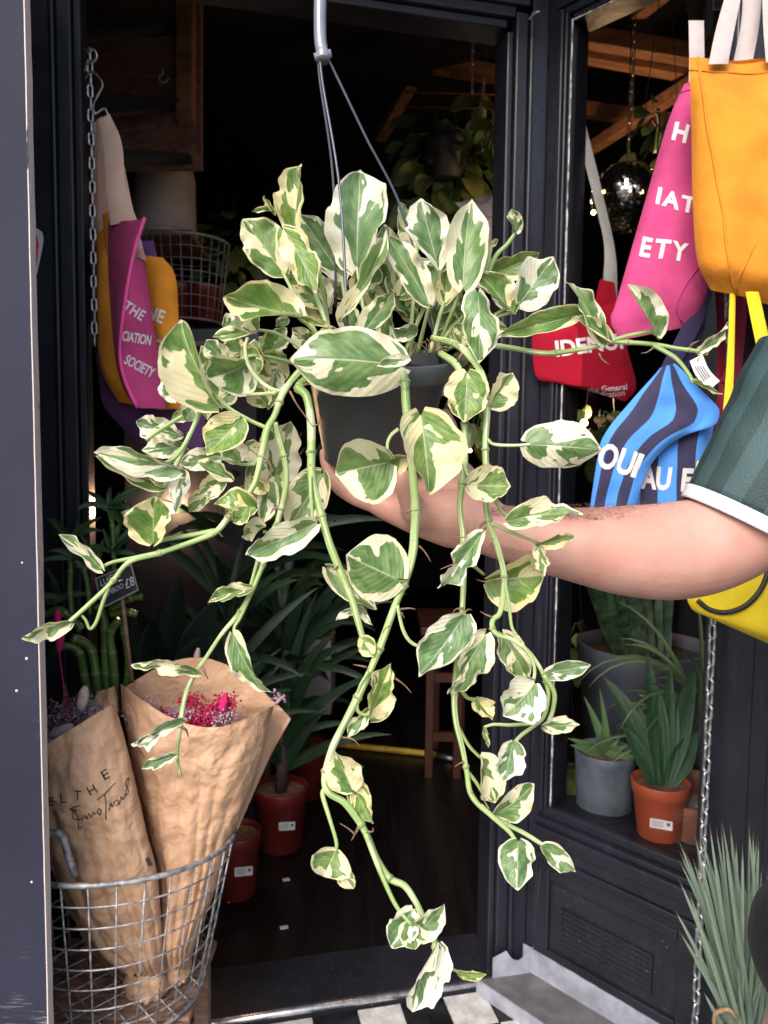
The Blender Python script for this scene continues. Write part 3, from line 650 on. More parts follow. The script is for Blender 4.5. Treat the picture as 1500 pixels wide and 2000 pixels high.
def blade(p0, d0, L, wd, droop, mat, parent, seg=9, prof=None, fold=.25, name='leaf', face=None, tip=None, twist=0, wave=0):
    p = V(p0); d = V(d0).normalized(); mb = MB(); x0 = None
    for k in range(seg+1):
        s = k/seg
        ww = wd*(prof(s) if prof else min(1, .45+s*2.2)*max(0.0, 1-s**3.2)) if k < seg else wd*.02
        f = face if face is not None else -FW
        x = d.cross(f)
        x = x.normalized() if x.length > 1e-3 else RT.copy()
        if twist: x.rotate(Matrix.Rotation(twist*s, 3, d))
        nrm = x.cross(d)
        c_ = p + nrm*ww*fold
        mb.v += [c_ - x*ww/2 + nrm*wave*wd*math.sin(s*17), p.copy(), c_ + x*ww/2 + nrm*wave*wd*math.sin(s*14+1)]; mb.uv += [(0, s), (.5, s), (1, s)]
        if k:
            i = 3*k; mb.f += [(i-3, i-2, i+1, i), (i-2, i-1, i+2, i+1)]
        p = p + d*(L/seg); d = (d + V((0, 0, -droop/seg*(.4+1.2*s)))).normalized()
    return mb.build(name, mat, parent)
def plantmat(name, col, col2, rough=.4, tip=None, bands=0):
    t = NT(name); tc = t.n('TexCoord'); sp = t.n('SeparateXYZ'); t.L.new(tc.outputs['UV'], sp.inputs[0])
    mp = t.n('Mapping'); t.L.new(tc.outputs['UV'], mp.inputs[0]); mp.inputs['Scale'].default_value = (9, 1.2 if not bands else bands, 1)
    oi = t.n('ObjectInfo'); n1 = t.noise(t.comb(t.math('ADD', t.math('MULTIPLY', sp.outputs[0], 7 if not bands else 1.5), t.math('MULTIPLY', oi.outputs['Random'], 50)), t.math('MULTIPLY', sp.outputs[1], 2 if not bands else bands), 0), 1, 3)
    c = t.mix(t.ramp(n1, .35, .65), col, col2)
    c = t.mix(t.math('MULTIPLY', oi.outputs['Random'], .35), c, tuple(x*.6 for x in col))
    if tip: c = t.mix(t.ramp(sp.outputs[1], .93, .97), c, tip)
    t.L.new(c, t.bsdf.inputs['Base Color']); t.bsdf.inputs['Roughness'].default_value = rough; t.bsdf.inputs['Specular IOR Level'].default_value = .4
    t.bump(t.noise(mp.outputs[0], 3, 2), .2, .003); return t.m
PALM = plantmat('palm_leaf_green', (.013, .034, .018), (.028, .062, .028))
SNAKE = plantmat('snake_plant_green', (.018, .055, .028), (.045, .11, .05), .35)
SNAKEB = plantmat('banded_snake_plant', (.012, .035, .02), (.06, .11, .055), .4, bands=16)
AGAVE = plantmat('pale_succulent_green', (.10, .19, .08), (.17, .28, .12), .4)
SPIDER = plantmat('spider_plant_stripes', (.05, .10, .035), (.20, .27, .12), .45)
GRASS = plantmat('blue_green_stiff_leaf', (.14, .21, .165), (.29, .37, .28), .45, tip=(.13, .09, .055))
BAMB = plantmat('bamboo_leaf_green', (.03, .075, .025), (.06, .13, .045), .4)
TRUNK = pm('brown_cane', (.10, .06, .045), .8, .4, 40, .5, 120)
def depth(p): return (V(p)-CAM).dot(FW)

# three cane plants on the shop floor behind the doorway
def dracaena(px, py, wpx, hpx, label, trunk_h, heads, seed, lab=True, nb=26, L=.42):
    random.seed(seed); base = FLOOR(px, py-8, .031); k = depth(base)/FPX
    rt2 = pot('cane_plant', label, base, wpx*k*.40, wpx*k*.5, hpx*k, TERRA, BARK, cat_='potted plant', group='cane plants on the shop floor')
    for hx, hy, hh in heads:
        b0 = base + V((hx, hy, hpx*k*.9)); t0 = b0 + V((hx*.6, hy*.4, hh))
        mb = MB(); mb.tube([b0, b0.lerp(t0, .5)+V((.006, 0, 0)), t0], [.02, .018, .015], 9); mb.build('trunk', TRUNK, rt2)
        for i in range(nb):
            a = random.uniform(0, 2*math.pi); el = random.uniform(.15, 1.35); dz = random.uniform(-.22, .12)
            blade(t0 + Z*dz*.8, (math.cos(a)*math.cos(el), math.sin(a)*math.cos(el), math.sin(el)), L*random.uniform(.6, 1.15), .034*random.uniform(.7, 1.2), random.uniform(.6, 1.7), PALM, rt2, 7, fold=.2)
    if lab:
        out = (CAM-base); out.z = 0; out.normalize(); x = out.cross(Z) * -1
        c_ = base + Z*hpx*k*.52 + out*wpx*k*.455 + x*.02
        plabel(rt2, c_, x*.05, Z*.026, out*.002)
    return rt2
dracaena(548, 1660, 104, 122, 'tall cane plant in a red pot with a white label on the shop floor', .5, [(0, 0, .22), (.0, .05, .5), (-.06, .08, .78)], 11, nb=34)
dracaena(462, 1752, 92, 128, 'cane plant in a red pot half hidden behind the paper bouquet', .4, [(-.03, .04, .35), (-.02, .02, .6)], 12, True, 22, .34)
dracaena(596, 1560, 90, 100, 'cane plant farthest back beside the pale storage box', .4, [(.0, .04, .4), (-.05, .02, .75)], 14, False, 26, .40)
random.seed(21)
pb = MB(); c_ = W(588, 1396, 2.75); pb.box(c_, W(646, 1396, 2.75)-c_, FW*.25, W(588, 1250, 2.75)-c_); tag(bevel(pb.build('storage_box', pm('pale_card', (.30, .30, .33), .7), None, False)), 'pale storage box on the floor behind the cane plant', 'box')
# coir poles
COIR = pm('brown_coir', (.20, .085, .045), .95, .5, 30, 1.0, 70, col2=(.085, .035, .02))
for k in range(7):
    x = 276+k*33; mb = MB(); b_ = W(x, 1215, 2.7); t_ = W(x-2, 950+random.uniform(-14, 10), 2.7); pts = [b_.lerp(t_, j/24) for j in range(25)]
    mb.tube(pts, [.03*random.uniform(.88, 1.12) for _ in pts], 12); o = mb.build('coir_pole', COIR); tag(o, 'brown coir plant pole behind the cane plants, '+['leftmost', 'second', 'third', 'middle', 'fifth', 'sixth', 'rightmost'][k]+' of the row', 'plant pole', 'coir poles')
mb = MB(); c_ = W(250, 1235, 2.66); mb.box(c_, W(520, 1235, 2.66)-c_, FW*.3, -Z*.05); tag(bevel(mb.build('low_bench', BLACKM, None, False)), 'dark low bench carrying the coir poles', 'bench')
# stool
stl = root('wooden_stool', 'orange brown wooden stool frame deep inside the shop', 'stool', W(865, 1440, 3.0)); STM = pm('orange_varnished_wood', (.055, .016, .008), .5, .3, 8, .1, 60, stretch=(6, 6, 1))
for x, y, d in ((838, 1440, 2.95), (893, 1442, 2.95), (850, 1405, 3.25), (900, 1405, 3.25)):
    mb = MB(); p = W(x, y, d); p.z = .031; mb.box(p-V((.016, .016, 0)), (.032, 0, 0), (0, .032, 0), (0, 0, .58)); bevel(mb.build('leg', STM, stl, False))
a = W(838, 1440, 2.95); b = W(893, 1442, 2.95)
for z in (.18, .42):
    mb = MB(); mb.box(V((a.x, a.y-.01, z)), (b.x-a.x, b.y-a.y, 0), (0, .02, 0), (0, 0, .035)); mb.build('rail', STM, stl, False)
mb = MB(); mb.box(V((a.x-.04, a.y-.03, .611)), (b.x-a.x+.1, 0, 0), (0, .38, 0), (0, 0, .03)); bevel(mb.build('seat', STM, stl, False))
# hose
HOSE = pm('yellow_hose', (.42, .27, .02), .45, .3, 20)
ys = root('garden_hose', 'yellow garden hose lying across the dark shop floor', 'hose', FLOOR(740, 1465, .045))
mb = MB(); mb.tube(cat([tuple(FLOOR(x, y, .045)) for x, y in ((560, 1432), (620, 1448), (700, 1458), (780, 1466), (852, 1474))], 5), .014, 8); mb.build('hose', HOSE, ys)
mb = MB(); mb.tube([FLOOR(852, 1474, .045), FLOOR(890, 1484, .045)], .011, 8); mb.build('nozzle', STEEL, ys)
for k, (px, py) in enumerate(((445, 1764), (548, 1816), (553, 1722), (700, 1500))):
    mb = MB(); p = FLOOR(px, py, .0335); mb.box(p, V((.02, .006, .0)), V((-.004, .012, 0)), (0, 0, .002)); tag(mb.build('paper_scrap', PAPERW, None, False), ['pale scrap on the shop floor right of the red pots', 'pale scrap nearest the threshold on the shop floor', 'pale scrap in the middle of the dark shop floor', 'pale scrap farthest back near the yellow hose'][k], 'scrap', 'scraps on the shop floor')
# upper left interior: bucket on wire basket on counter
def wire_basket(rt2, cb, ct, rb, rtp, nv, nh, r, wiremat, handles=True, tilt=0, grid=True):
    ax = ct-cb
    def ring(f, rad, name, mat):
        mb = MB(); c0 = cb+ax*f; mb.tube([c0+V((math.cos(a)*rad_(f), math.sin(a)*rad_(f), -tilt*f*math.sin(a)*rad_(f))) for a in [2*math.pi*k/48 for k in range(48)]], rad, 7, closed=True); return mb.build(name, mat, rt2)
    rad_ = lambda f: rb+(rtp-rb)*f
    ring(1, r*3.0, 'rim', wiremat); ring(0, r*2.4, 'base_ring', wiremat)
    for k in range(1, nh): ring(k/nh, r, 'wire_hoop', wiremat)
    for k in range(nv):
        a = 2*math.pi*k/nv; u = V((math.cos(a), math.sin(a), 0)); mb = MB(); mb.tube([cb+u*rb, cb+ax*.5+u*(rb+rtp)/2-Z*tilt*.5*u.y*rtp, ct+u*rtp-Z*tilt*u.y*rtp], r, 6); mb.build('upright_wire', wiremat, rt2)
    if grid:
        for k in range(-4, 5):
            for dx, dy in ((1, 1), (1, -1)):
                d_ = V((dx, dy, 0)).normalized(); n_ = V((-dy, dx, 0)).normalized(); off = k*rb/4.6; h_ = math.sqrt(max(0, rb*rb-off*off)); mb = MB(); mb.tube([cb+n_*off-d_*h_, cb+n_*off+d_*h_], r, 5); mb.build('base_wire', wiremat, rt2)
cn = root('counter', 'dark counter edge inside the shop behind the left totes', 'counter', W(420, 700, 2.3))
mb = MB(); c_ = W(240, 668, 2.25); mb.box(c_, W(505, 668, 2.25)-c_, FW*.5, Z*.04); bevel(mb.build('top', pm('grey_counter', (.10, .10, .12), .5), cn, False)); mb = MB(); c_ = W(240, 670, 2.3); mb.box(c_, W(500, 670, 2.3)-c_, FW*.4, -Z*(c_.z-.03)); mb.build('front', BLACKM, cn, False)
wb = root('wire_basket', 'grey wire basket of red pots on the counter inside the shop', 'basket', W(370, 640, 2.45)); ca = W(366, 632, 2.5); cb_ = W(366, 632, 2.5)+Z*.26
wire_basket(wb, ca, cb_, .11, .14, 26, 7, .0016, pm('dull_wire', (.30, .29, .30), .5, .3, 40, metal=.3), grid=False)
for px, py, s_ in ((350, 612, 1), (398, 612, 1)):
    b_ = W(px, py, 2.5); b_.z = ca.z+.003; pot('plant_pot', 'red plastic pot stacked inside the wire basket, '+('left one' if px < 370 else 'right one'), b_, .05, .062, .12, TERRA, SOIL)
bk = root('white_bucket', 'dull white upturned bucket above the wire basket on the left', 'bucket', W(322, 470, 2.5))
bb = W(322, 470, 2.5); mb = MB(); mb.lathe([(.001, 0), (.105, 0), (.108, .01), (.104, .03), (.102, .2), (.094, .235), (.06, .25), (.001, .252)], Matrix.Translation(bb), 36); mb.build('body', WHITEP, bk)
mb = MB(); mb.tube([bb+V((math.cos(a)*.107, math.sin(a)*.107, .02)) for a in [2*math.pi*k/30 for k in range(30)]], .004, 6, closed=True); mb.build('rim', WHITEP, bk)
mb = MB(); c_ = W(262, 474, 2.5)-FW*.12; mb.box(c_, W(392, 474, 2.5)-W(262, 474, 2.5), FW*.24, -Z*.02); tag(bevel(mb.build('shelf_board', OSB, None, False)), 'narrow brown shelf board under the white bucket', 'shelf')
crp = root('wrapping_paper', 'crumpled pale paper beside the doorway jamb behind the foliage', 'paper', W(940, 560, 2.2))
Sheet([(888, 395), (905, 420), (885, 470), (895, 560)], [(990, 380), (985, 430), (1000, 500), (1000, 580)], 2.2, .03, .03, 14, 5, (.5, .5)).mesh(16, 20).build('sheet', pm('lilac_tissue', (.55, .48, .50), .8, .1, 8), crp)

# generic heart leaf used for the background plants (local: +Y along, +Z up)
def leaf_mesh(name, L, wd, fold=.25, curl=.3, seed=0):
    mb = MB(); ns, ntv = 8, 4; rnd = random.Random(seed); ph = rnd.uniform(0, 6)
    for i in range(ns+1):
        s = i/ns; ww = wd*1.95*(max(s, 0)**.5)*((1-s)**.8)
        for j in range(-ntv//2, ntv//2+1):
            t_ = j/(ntv/2); x = t_*ww/2; y = L*s - .12*L*abs(t_)*(1-s)**3; z = abs(x)*fold - curl*L*s*s*.5 + .04*L*math.sin(s*7+ph)*t_*t_
            mb.v.append(V((x, y, z))); mb.uv.append((t_*.5+.5, s))
    n_ = ntv+1
    for i in range(ns):
        for j in range(ntv): q = i*n_+j; mb.f.append((q, q+1, q+n_+1, q+n_))
    return mesh(name, mb.v, mb.f, mb.uv)
t = NT('background_pothos_leaf'); oi = t.n('ObjectInfo'); tc = t.n('TexCoord'); n1 = t.noise(tc.outputs['Object'], 24, 3)
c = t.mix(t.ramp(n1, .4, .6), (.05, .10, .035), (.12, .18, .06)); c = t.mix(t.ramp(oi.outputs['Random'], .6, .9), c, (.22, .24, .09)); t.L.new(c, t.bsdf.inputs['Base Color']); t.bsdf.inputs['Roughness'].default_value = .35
BGLEAF = t.m  # own mottled leaf green, yellower on some leaves
LV = [leaf_mesh('leaf', .10, .075, .2, .3, k) for k in range(4)]
for me in LV: me.materials.append(BGLEAF)
def bush(name, label, c_px, spread, d, n, seed, size=1.0, potr=None, group=None):
    random.seed(seed); c0 = W(*c_px, d); k = d/FPX; rt2 = root(name, label, 'houseplant', c0, group)
    if potr:
        b_ = c0 - Z*potr*.5; pot('', '', b_, potr*.75, potr, potr*1.5, pm('dark_pot', (.02, .02, .025), .5), SOIL, rt2=rt2)
        top = b_ + Z*potr*1.4
    else: top = c0
    for i in range(n):
        a = random.uniform(0, 2*math.pi); rr = random.random()**.5
        p = c0 + RT*(math.cos(a)*rr*spread[0]*k) + UP*(math.sin(a)*rr*spread[1]*k) + FW*random.uniform(-.12, .12)
        mb = MB()
        o = attach(link(bpy.data.objects.new('leaf', random.choice(LV))), rt2)
        out = (p-c0).normalized(); rot = Matrix.Rotation(random.uniform(-.7, .7), 4, FW)
        yax = (V((out.x, out.y-.2, out.z*.5-.7))).normalized(); nz = (-FW + Z*.7 + V((random.uniform(-.6, .6), random.uniform(-.4, .4), random.uniform(-.4, .4)))).normalized()
        x = yax.cross(nz).normalized(); nz = x.cross(yax); M = Matrix.Identity(4); s_ = size*random.uniform(.7, 1.25)
        for q in range(3): M[q][0] = x[q]*s_; M[q][1] = yax[q]*s_; M[q][2] = nz[q]*s_; M[q][3] = p[q]
        o.matrix_basis = M
    for i in range(10):
        a = random.uniform(0, 6.28); e_ = c0 + RT*math.cos(a)*spread[0]*k*.7 + UP*math.sin(a)*spread[1]*k*.8
        mb = MB(); mb.tube([tuple(top), tuple(top.lerp(e_, .5)+Z*.04), tuple(e_)], .0025, 5); mb.build('stem', BAMB, rt2)
    for x in (-.5, .5):
        mb = MB(); mb.tube([c0 + RT*x*.1, c0 + Z*.5], .0012, 4); mb.build('hanger_wire', WIREPL, rt2)
    return rt2
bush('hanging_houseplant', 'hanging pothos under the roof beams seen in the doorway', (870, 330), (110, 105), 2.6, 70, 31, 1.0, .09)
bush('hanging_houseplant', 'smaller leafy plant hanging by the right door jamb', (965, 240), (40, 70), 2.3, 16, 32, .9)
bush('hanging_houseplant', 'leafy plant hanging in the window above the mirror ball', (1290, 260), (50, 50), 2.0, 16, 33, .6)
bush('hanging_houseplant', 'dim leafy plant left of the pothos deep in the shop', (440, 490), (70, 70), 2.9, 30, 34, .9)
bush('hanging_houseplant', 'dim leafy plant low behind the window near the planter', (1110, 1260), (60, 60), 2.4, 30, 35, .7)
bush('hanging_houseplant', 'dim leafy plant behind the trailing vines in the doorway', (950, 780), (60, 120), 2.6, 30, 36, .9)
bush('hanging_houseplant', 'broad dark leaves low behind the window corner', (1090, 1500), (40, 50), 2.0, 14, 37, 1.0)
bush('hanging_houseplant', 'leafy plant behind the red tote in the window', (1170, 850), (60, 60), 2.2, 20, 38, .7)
# mirror balls
def mirror_ball(label, px, py, rpx, d, n, seed):
    random.seed(seed); c0 = W(px, py, d); r = rpx*d/FPX; rt2 = root('mirror_ball', label, 'mirror ball', c0, 'mirror balls'); mb = MB()
    for i in range(n):
        t0, t1 = math.pi*(i+.06)/n, math.pi*(i+.94)/n; m_ = max(6, int(2*n*math.sin((t0+t1)/2)))
        for j in range(m_):
            p0, p1 = 2*math.pi*(j+.05)/m_, 2*math.pi*(j+.95)/m_; jit = V((random.gauss(0, .03), random.gauss(0, .03), random.gauss(0, .03)))*r*.25
            P_ = [c0 + V((math.sin(a)*math.cos(b_), math.sin(a)*math.sin(b_), math.cos(a)))*r for a, b_ in ((t0, p0), (t1, p0), (t1, p1), (t0, p1))]
            P_[0] += jit; P_[2] -= jit*.5; mb.quad(*P_)
    o = mb.build('mirror_tiles', pm('mirror_tile', (.6, .58, .56), .12, .2, 60, metal=1.0), rt2, False); o['kind'] = 'stuff'
    mb = MB(); mb.ball(c0, r*.97, 14); mb.build('core', BLACKM, rt2)
    mb = MB(); mb.tube([c0+Z*r, c0+Z*(r+.5)], .0015, 5); mb.build('chain', WIREPL, rt2)
mirror_ball('large mirror ball hanging behind the window glass', 1222, 385, 66, 1.98, 30, 3)
mirror_ball('small mirror ball at the left edge of the window', 1122, 305, 26, 2.2, 18, 4)
BULB = emis('warm_bulb', (1, .55, .2), 12)
def bulb_fill(px, py, d, en):
    ll = bpy.data.lights.new('bulb_fill', 'POINT'); ll.energy = en; ll.color = (1, .60, .32); ll.shadow_soft_size = .03; lo = link(bpy.data.objects.new('bulb_fill', ll)); lo.location = W(px, py, d)
bulb_fill(1150, 815, 2.25, 1.6); bulb_fill(330, 990, 2.3, 3.0); bulb_fill(1190, 372, 2.25, 2.0)  # fill lights added to brighten the interior; the left one stands off any bulb
for k, (px, py, d) in enumerate(((1167, 372, 1.93), (1159, 415, 1.95), (1141, 826, 2.2), (1140, 838, 2.3), (918, 880, 2.6), (961, 879, 2.6), (1253, 375, 1.9), (200, 985, 2.0))):
    mb = MB(); mb.ball(W(px, py, d), .006 if k != 2 else .011, 7); tag(mb.build('fairy_light', BULB), 'tiny glowing warm bulb '+['left of the mirror ball', 'low left of the mirror ball', 'under the red tote in the window', 'just below the bulb under the red tote', 'left one between the hanging vines in the doorway', 'right one between the hanging vines in the doorway', 'in front of the mirror ball', 'behind the lucky bamboo at left'][k], 'light bulb', 'fairy lights')
# interior hanging chains behind the window
for k, (px, y0, d) in enumerate(((1240, 30, 2.0), (1232, 160, 2.1), (924, 60, 2.5), (945, 150, 2.5))):
    c0 = W(px, y0, d); chain('chain', ['thin chain high behind the window pane', 'thin chain above the mirror ball', 'thin chain below the strip light', 'thin chain beside the hanging pothos'][k], c0, .22, .026, .012, .0018, CHM, None)
bp = pot('plant_pot', 'black hanging pot with a paper label at the top of the window', W(1390, 82, 1.95), .05, .065, .12, pm('black_pot', (.012, .013, .018), .3), SOIL)
plabel(bp, W(1412, 8, 1.88), RT*.05, UP*.03, -FW*.002)
mb = MB(); mb.tube([W(1352, -10, 1.95), W(1345, -150, 1.98)], .0015, 5); mb.build('hanger_wire', WIREPL, bp)

# window ledge plants
def on_ray(px, n_):
    best = None
    for k in range(400):
        q = k*.001; p = Q(q, n_, .461); d = depth(p); x = 750+FPX*(p-CAM).dot(RT)/d
        if best is None or abs(x-px) < best[0]: best = (abs(x-px), p)
    return best[1]
b_ = on_ray(1287, -.078); k = depth(b_)/FPX
rp = pot('snake_plant', 'dark green snake plant in an orange red pot with white label on the ledge', b_, 41*k, 54*k, 112*k, TERRA2, BARK, cat_='potted plant', group='plants on the window ledge')
out = (CAM-b_); out.z = 0; out.normalize(); x = Z.cross(out)
plabel(rp, b_+Z*.052+out*47*k+x*.004, x*.046, Z*.020, out*.002)
tb = b_+Z*100*k
for (tx, ty, wpx, bxo) in ((1194, 1330, 40, -8), (1262, 1290, 30, -2), (1310, 1310, 26, 4), (1352, 1310, 44, 10), (1358, 1430, 46, 14), (1222, 1420, 30, -12), (1285, 1350, 34, 0), (1320, 1360, 30, 8), (1240, 1380, 26, -6)):
    e_ = W(tx, ty, depth(tb)+random.uniform(-.0, .05)); s0 = tb + RT*bxo*k; dv = e_-s0; L_ = dv.length*1.06
    blade(s0, dv + Z*.25*dv.length, L_, wpx*k*1.15, .9 if tx > 1340 or tx < 1230 else .3, SNAKE, rp, 10, prof=lambda s: (.45+1.5*s if s < .37 else 1)*max(0, 1-s**3.5), fold=.18)
b_ = on_ray(1180, -.12); k = depth(b_)/FPX
gp = pot('succulent_plant', 'small pale green succulent in a mottled blue grey pot on the ledge', b_, 54*k, 58*k, 112*k, CONC, BARK, cat_='potted plant', group='plants on the window ledge'); tb = b_+Z*100*k
for (tx, ty, wpx) in ((1108, 1442, 22), (1140, 1365, 20), (1168, 1350, 16), (1182, 1400, 22), (1240, 1478, 28), (1225, 1455, 24), (1120, 1455, 26), (1215, 1440, 20), (1160, 1440, 26)):
    e_ = W(tx, ty, depth(tb)+random.uniform(-.05, .02)); dv = e_-tb; blade(tb + RT*random.uniform(-6, 6)*k, dv+Z*.1*dv.length, dv.length*1.05, wpx*k*1.3, .35, AGAVE, gp, 8, prof=lambda s: min(1, .6+s*2)*(1-s)**.8, fold=.3)
b_ = on_ray(1250, -.40); k = depth(b_)/FPX
bp2 = pot('snake_plant', 'banded snake plant in a large dark grey planter behind the ledge plants', b_, 105*k, 124*k, 245*k, pm('dark_slate_planter', (.075, .085, .115), .55, .25, 10, .1, 60), SOIL, cat_='potted plant', group='plants on the window ledge'); tb = b_+Z*215*k
for (tx, ty, wpx) in ((1130, 1050, 44), (1160, 1010, 46), (1200, 1080, 50), (1225, 1000, 48), (1260, 1060, 44), (1150, 1120, 40), (1290, 1030, 44), (1185, 980, 40)):
    e_ = W(tx, ty, depth(tb)+random.uniform(-.05, .08)); s0 = tb+RT*(tx-1220)*.45*k; dv = e_-s0; blade(s0, dv, dv.length, wpx*k, .15, SNAKEB, bp2, 9, prof=lambda s: min(1, .7+s)*max(0, 1-s**4), fold=.2, wave=.12)
sp_ = root('spider_plant', 'striped spider plant arching beside the pilaster behind the glass', 'potted plant', W(1370, 1330, 1.8), 'plants on the window ledge')
b_ = on_ray(1362, -.25); k = depth(b_)/FPX
pot('', '', b_, .055, .07, .13, pm('plain_terracotta', (.30, .13, .08), .7), SOIL, rt2=sp_)
pb_ = b_+Z*.13; mb = MB(); mb.tube([pb_-Z*.01, pb_+Z*.16], [.02, .008], 8); mb.build('crown', SPIDER, sp_)
for i in range(44):
    a = random.uniform(0, 6.28); el = random.uniform(.3, 1.3); blade(pb_+Z*random.uniform(.0, .16), (math.cos(a)*math.cos(el)-.25, math.sin(a)*math.cos(el)*.6, math.sin(el)), random.uniform(.2, .36), .011, random.uniform(1.4, 2.6), SPIDER, sp_, 9, fold=.3)
b_ = on_ray(1352, -.12)
pot('plant_pot', 'small rough terracotta pot at the right end of the ledge', b_, .035, .045, .085, pm('rough_terracotta', (.28, .10, .06), .8, .3, 20), pm('pale_gravel', (.32, .28, .25), .9, .5, 120, .8, 160), group='plants on the window ledge')
# stiff blue-green bunch bottom right
random.seed(5); gb = W(1452, 2060, 1.22); gb2 = V((gb.x, gb.y, 0))
gr = root('stiff_leaf_bunch', 'bunch of stiff blue green pointed leaves standing at the bottom right', 'plant', gb2)
for i in range(110):
    f = random.random(); tx = 1325+240*f; ty = 1610+random.uniform(0, 1)**1.6*330+ (f-.5)**2*200
    e_ = W(tx+random.uniform(-14, 14), ty, 1.22+random.uniform(-.1, .14)); s0 = gb + RT*random.uniform(-.018, .03) + FW*random.uniform(-.025, .025); dv = e_-s0
    blade(s0, dv+V((0, 0, .1*dv.length)), dv.length*1.03, random.uniform(.008, .0125), random.uniform(.05, .35), GRASS, gr, 8, prof=lambda s: (1-s)**.55*(.85+.3*s), fold=.28, face=(-FW+V((random.uniform(-.6, .6), 0, random.uniform(-.5, .5)))).normalized())
mb = MB(); mb.lathe([(.001, 0), (.055, 0), (.06, .01), (.05, .12), (.034, .22), (.037, gb.z+.02), (.034, gb.z+.02), (.03, gb.z-.02), (.001, gb.z-.03)], Matrix.Translation(gb2), 28); mb.build('vase', pm('black_glazed_vase', (.02, .02, .024), .3), gr)
mb = MB(); mb.tube([W(*q) for q in cat([(1418, 2010, 1.20), (1396, 2000, 1.19), (1400, 1978, 1.185), (1424, 1972, 1.18), (1440, 1990, 1.18)], 5)], .0035, 7); mb.build('twine', pm('jute_twine', (.38, .24, .12), .95, .3, 90, .6, 200), gr)

# ------------------------------------------------------------------ basket with bouquets, lucky bamboo
cr = root('wooden_crate', 'weathered wooden crate carrying the wire flower basket', 'crate', V((-.505, 1.37, 0)))
CRM = pm('weathered_wood', (.22, .13, .09), .8, .3, 8, .3, 60, stretch=(1, 8, 8))
cc = V((W(230, 1905, 1.44).x, 1.37, 0)); BZ = .275
for x, y in ((-.15, -.13), (.12, -.13), (-.15, .1), (.12, .1)):
    mb = MB(); mb.box(cc+V((x, y, .0)), (.03, 0, 0), (0, .03, 0), (0, 0, BZ-.021)); bevel(mb.build('leg', CRM, cr, False))
for k in range(5):
    mb = MB(); mb.box(cc+V((-.16, -.14+k*.058, BZ-.0205)), (.32, 0, 0), (0, .05, 0), (0, 0, .016)); bevel(mb.build('slat', CRM, cr, False))
fb = root('wire_basket', 'large galvanised wire basket holding two kraft paper bouquets', 'basket', cc+Z*BZ)
cbot = cc+Z*(BZ+.005); ctop = V((W(236, 1634, 1.42).x, 1.37, W(236, 1634, 1.42).z))
wire_basket(fb, cbot, ctop, .165, .214, 30, 8, .0016, WIRE, tilt=.14)
hp = [(30, 1700, 1.24), (60, 1640, 1.24), (100, 1627, 1.245), (120, 1632, 1.245), (130, 1660, 1.25), (146, 1712, 1.25)]
mb = MB(); mb.tube([W(*q) for q in cat(hp, 5)], .0065, 8); mb.build('handle', WIRE, fb)
t = NT('kraft_paper'); tc = t.n('TexCoord'); ob = tc.outputs['Object']
n1 = t.noise(ob, 7, 4, .6); fib = t.noise(ob, 260, 2)
c = t.mix(t.ramp(n1, .3, .7), (.49, .30, .185), (.58, .365, .235)); c = t.mix(t.math('MULTIPLY', t.ramp(fib, .55, .8), .25), c, (.34, .19, .10)); t.L.new(c, t.bsdf.inputs['Base Color']); t.bsdf.inputs['Roughness'].default_value = .5; t.bsdf.inputs['Specular IOR Level'].default_value = .35
wn = t.n('TexNoise'); t.L.new(ob, wn.inputs[0]); wn.inputs['Scale'].default_value = 9; wn.inputs['Detail'].default_value = 3
vm = t.n('VectorMath', operation='MULTIPLY_ADD'); t.L.new(wn.outputs[1], vm.inputs[0]); vm.inputs[1].default_value = (.12, .12, .12); t.L.new(ob, vm.inputs[2])
hs = None
for sc_, wt in ((13, 1.0), (31, .5), (72, .22)):
    vo = t.n('TexVoronoi'); t.L.new(vm.outputs[0], vo.inputs[0]); vo.inputs['Scale'].default_value = sc_; vo.inputs['Randomness'].default_value = 1
    q_ = t.math('MULTIPLY', vo.outputs[0], wt); hs = q_ if hs is None else t.math('ADD', hs, q_)
t.bump(hs, .42, .016); KRAFT = t.m
def crumple(sh, amp):
    sh.pl = 5.5
    base = sh.pt
    def pt(u, v, side=-1, off=0):
        p = base(u, v, side, off)
        p2 = p+V((mnoise.noise(p*9), mnoise.noise(p*9+V((4, 0, 0))), mnoise.noise(p*9+V((0, 7, 0)))))*.02
        a = abs(mnoise.noise(V((p2.x, p2.y, p2.z*.6))*17+V((sh.seed, 3, 0))))+.5*abs(mnoise.noise(p2*38+V((0, sh.seed, 5))))+.3*abs(mnoise.noise(p2*85))
        x_ = u*sh.pl + .6*mnoise.noise(V((u*3+sh.seed, v*2.5, 1))); tri = abs((x_ % 1)-.5)*2
        return p + FW*side*(-amp*a*1.3+amp*.5 - (tri*.5+.5*tri**4)*.010*(.15+v**1.3))
    sh.pt = pt; return sh
lbq = root('bouquet', 'kraft paper bouquet of lilac dried flowers with black lettering, left in the basket', 'bouquet', W(270, 1960, 1.44), 'bouquets in the wire basket')
shl = crumple(Sheet([(64, 1470, 1.30), (76, 1600, 1.32), (128, 1760, 1.36), (196, 1870, 1.40), (246, 1910, 1.42)], [(222, 1373, 1.32), (246, 1450, 1.33), (288, 1630, 1.35), (306, 1700, 1.36), (318, 1830, 1.40), (322, 1905, 1.42)], 1.35, .055, .007, 14, 31, (2, .6), .5), .006)
shl.mesh(64, 96).build('wrapping', KRAFT, lbq)
sk = crumple(Sheet([(246, 1905), (238, 1935), (244, 1968)], [(322, 1900), (330, 1930), (312, 1962)], 1.42, .03, .012, 22, 32, (.6, .6), .5), .012); sk.mesh(20, 14).build('wrapping_skirt', KRAFT, lbq)
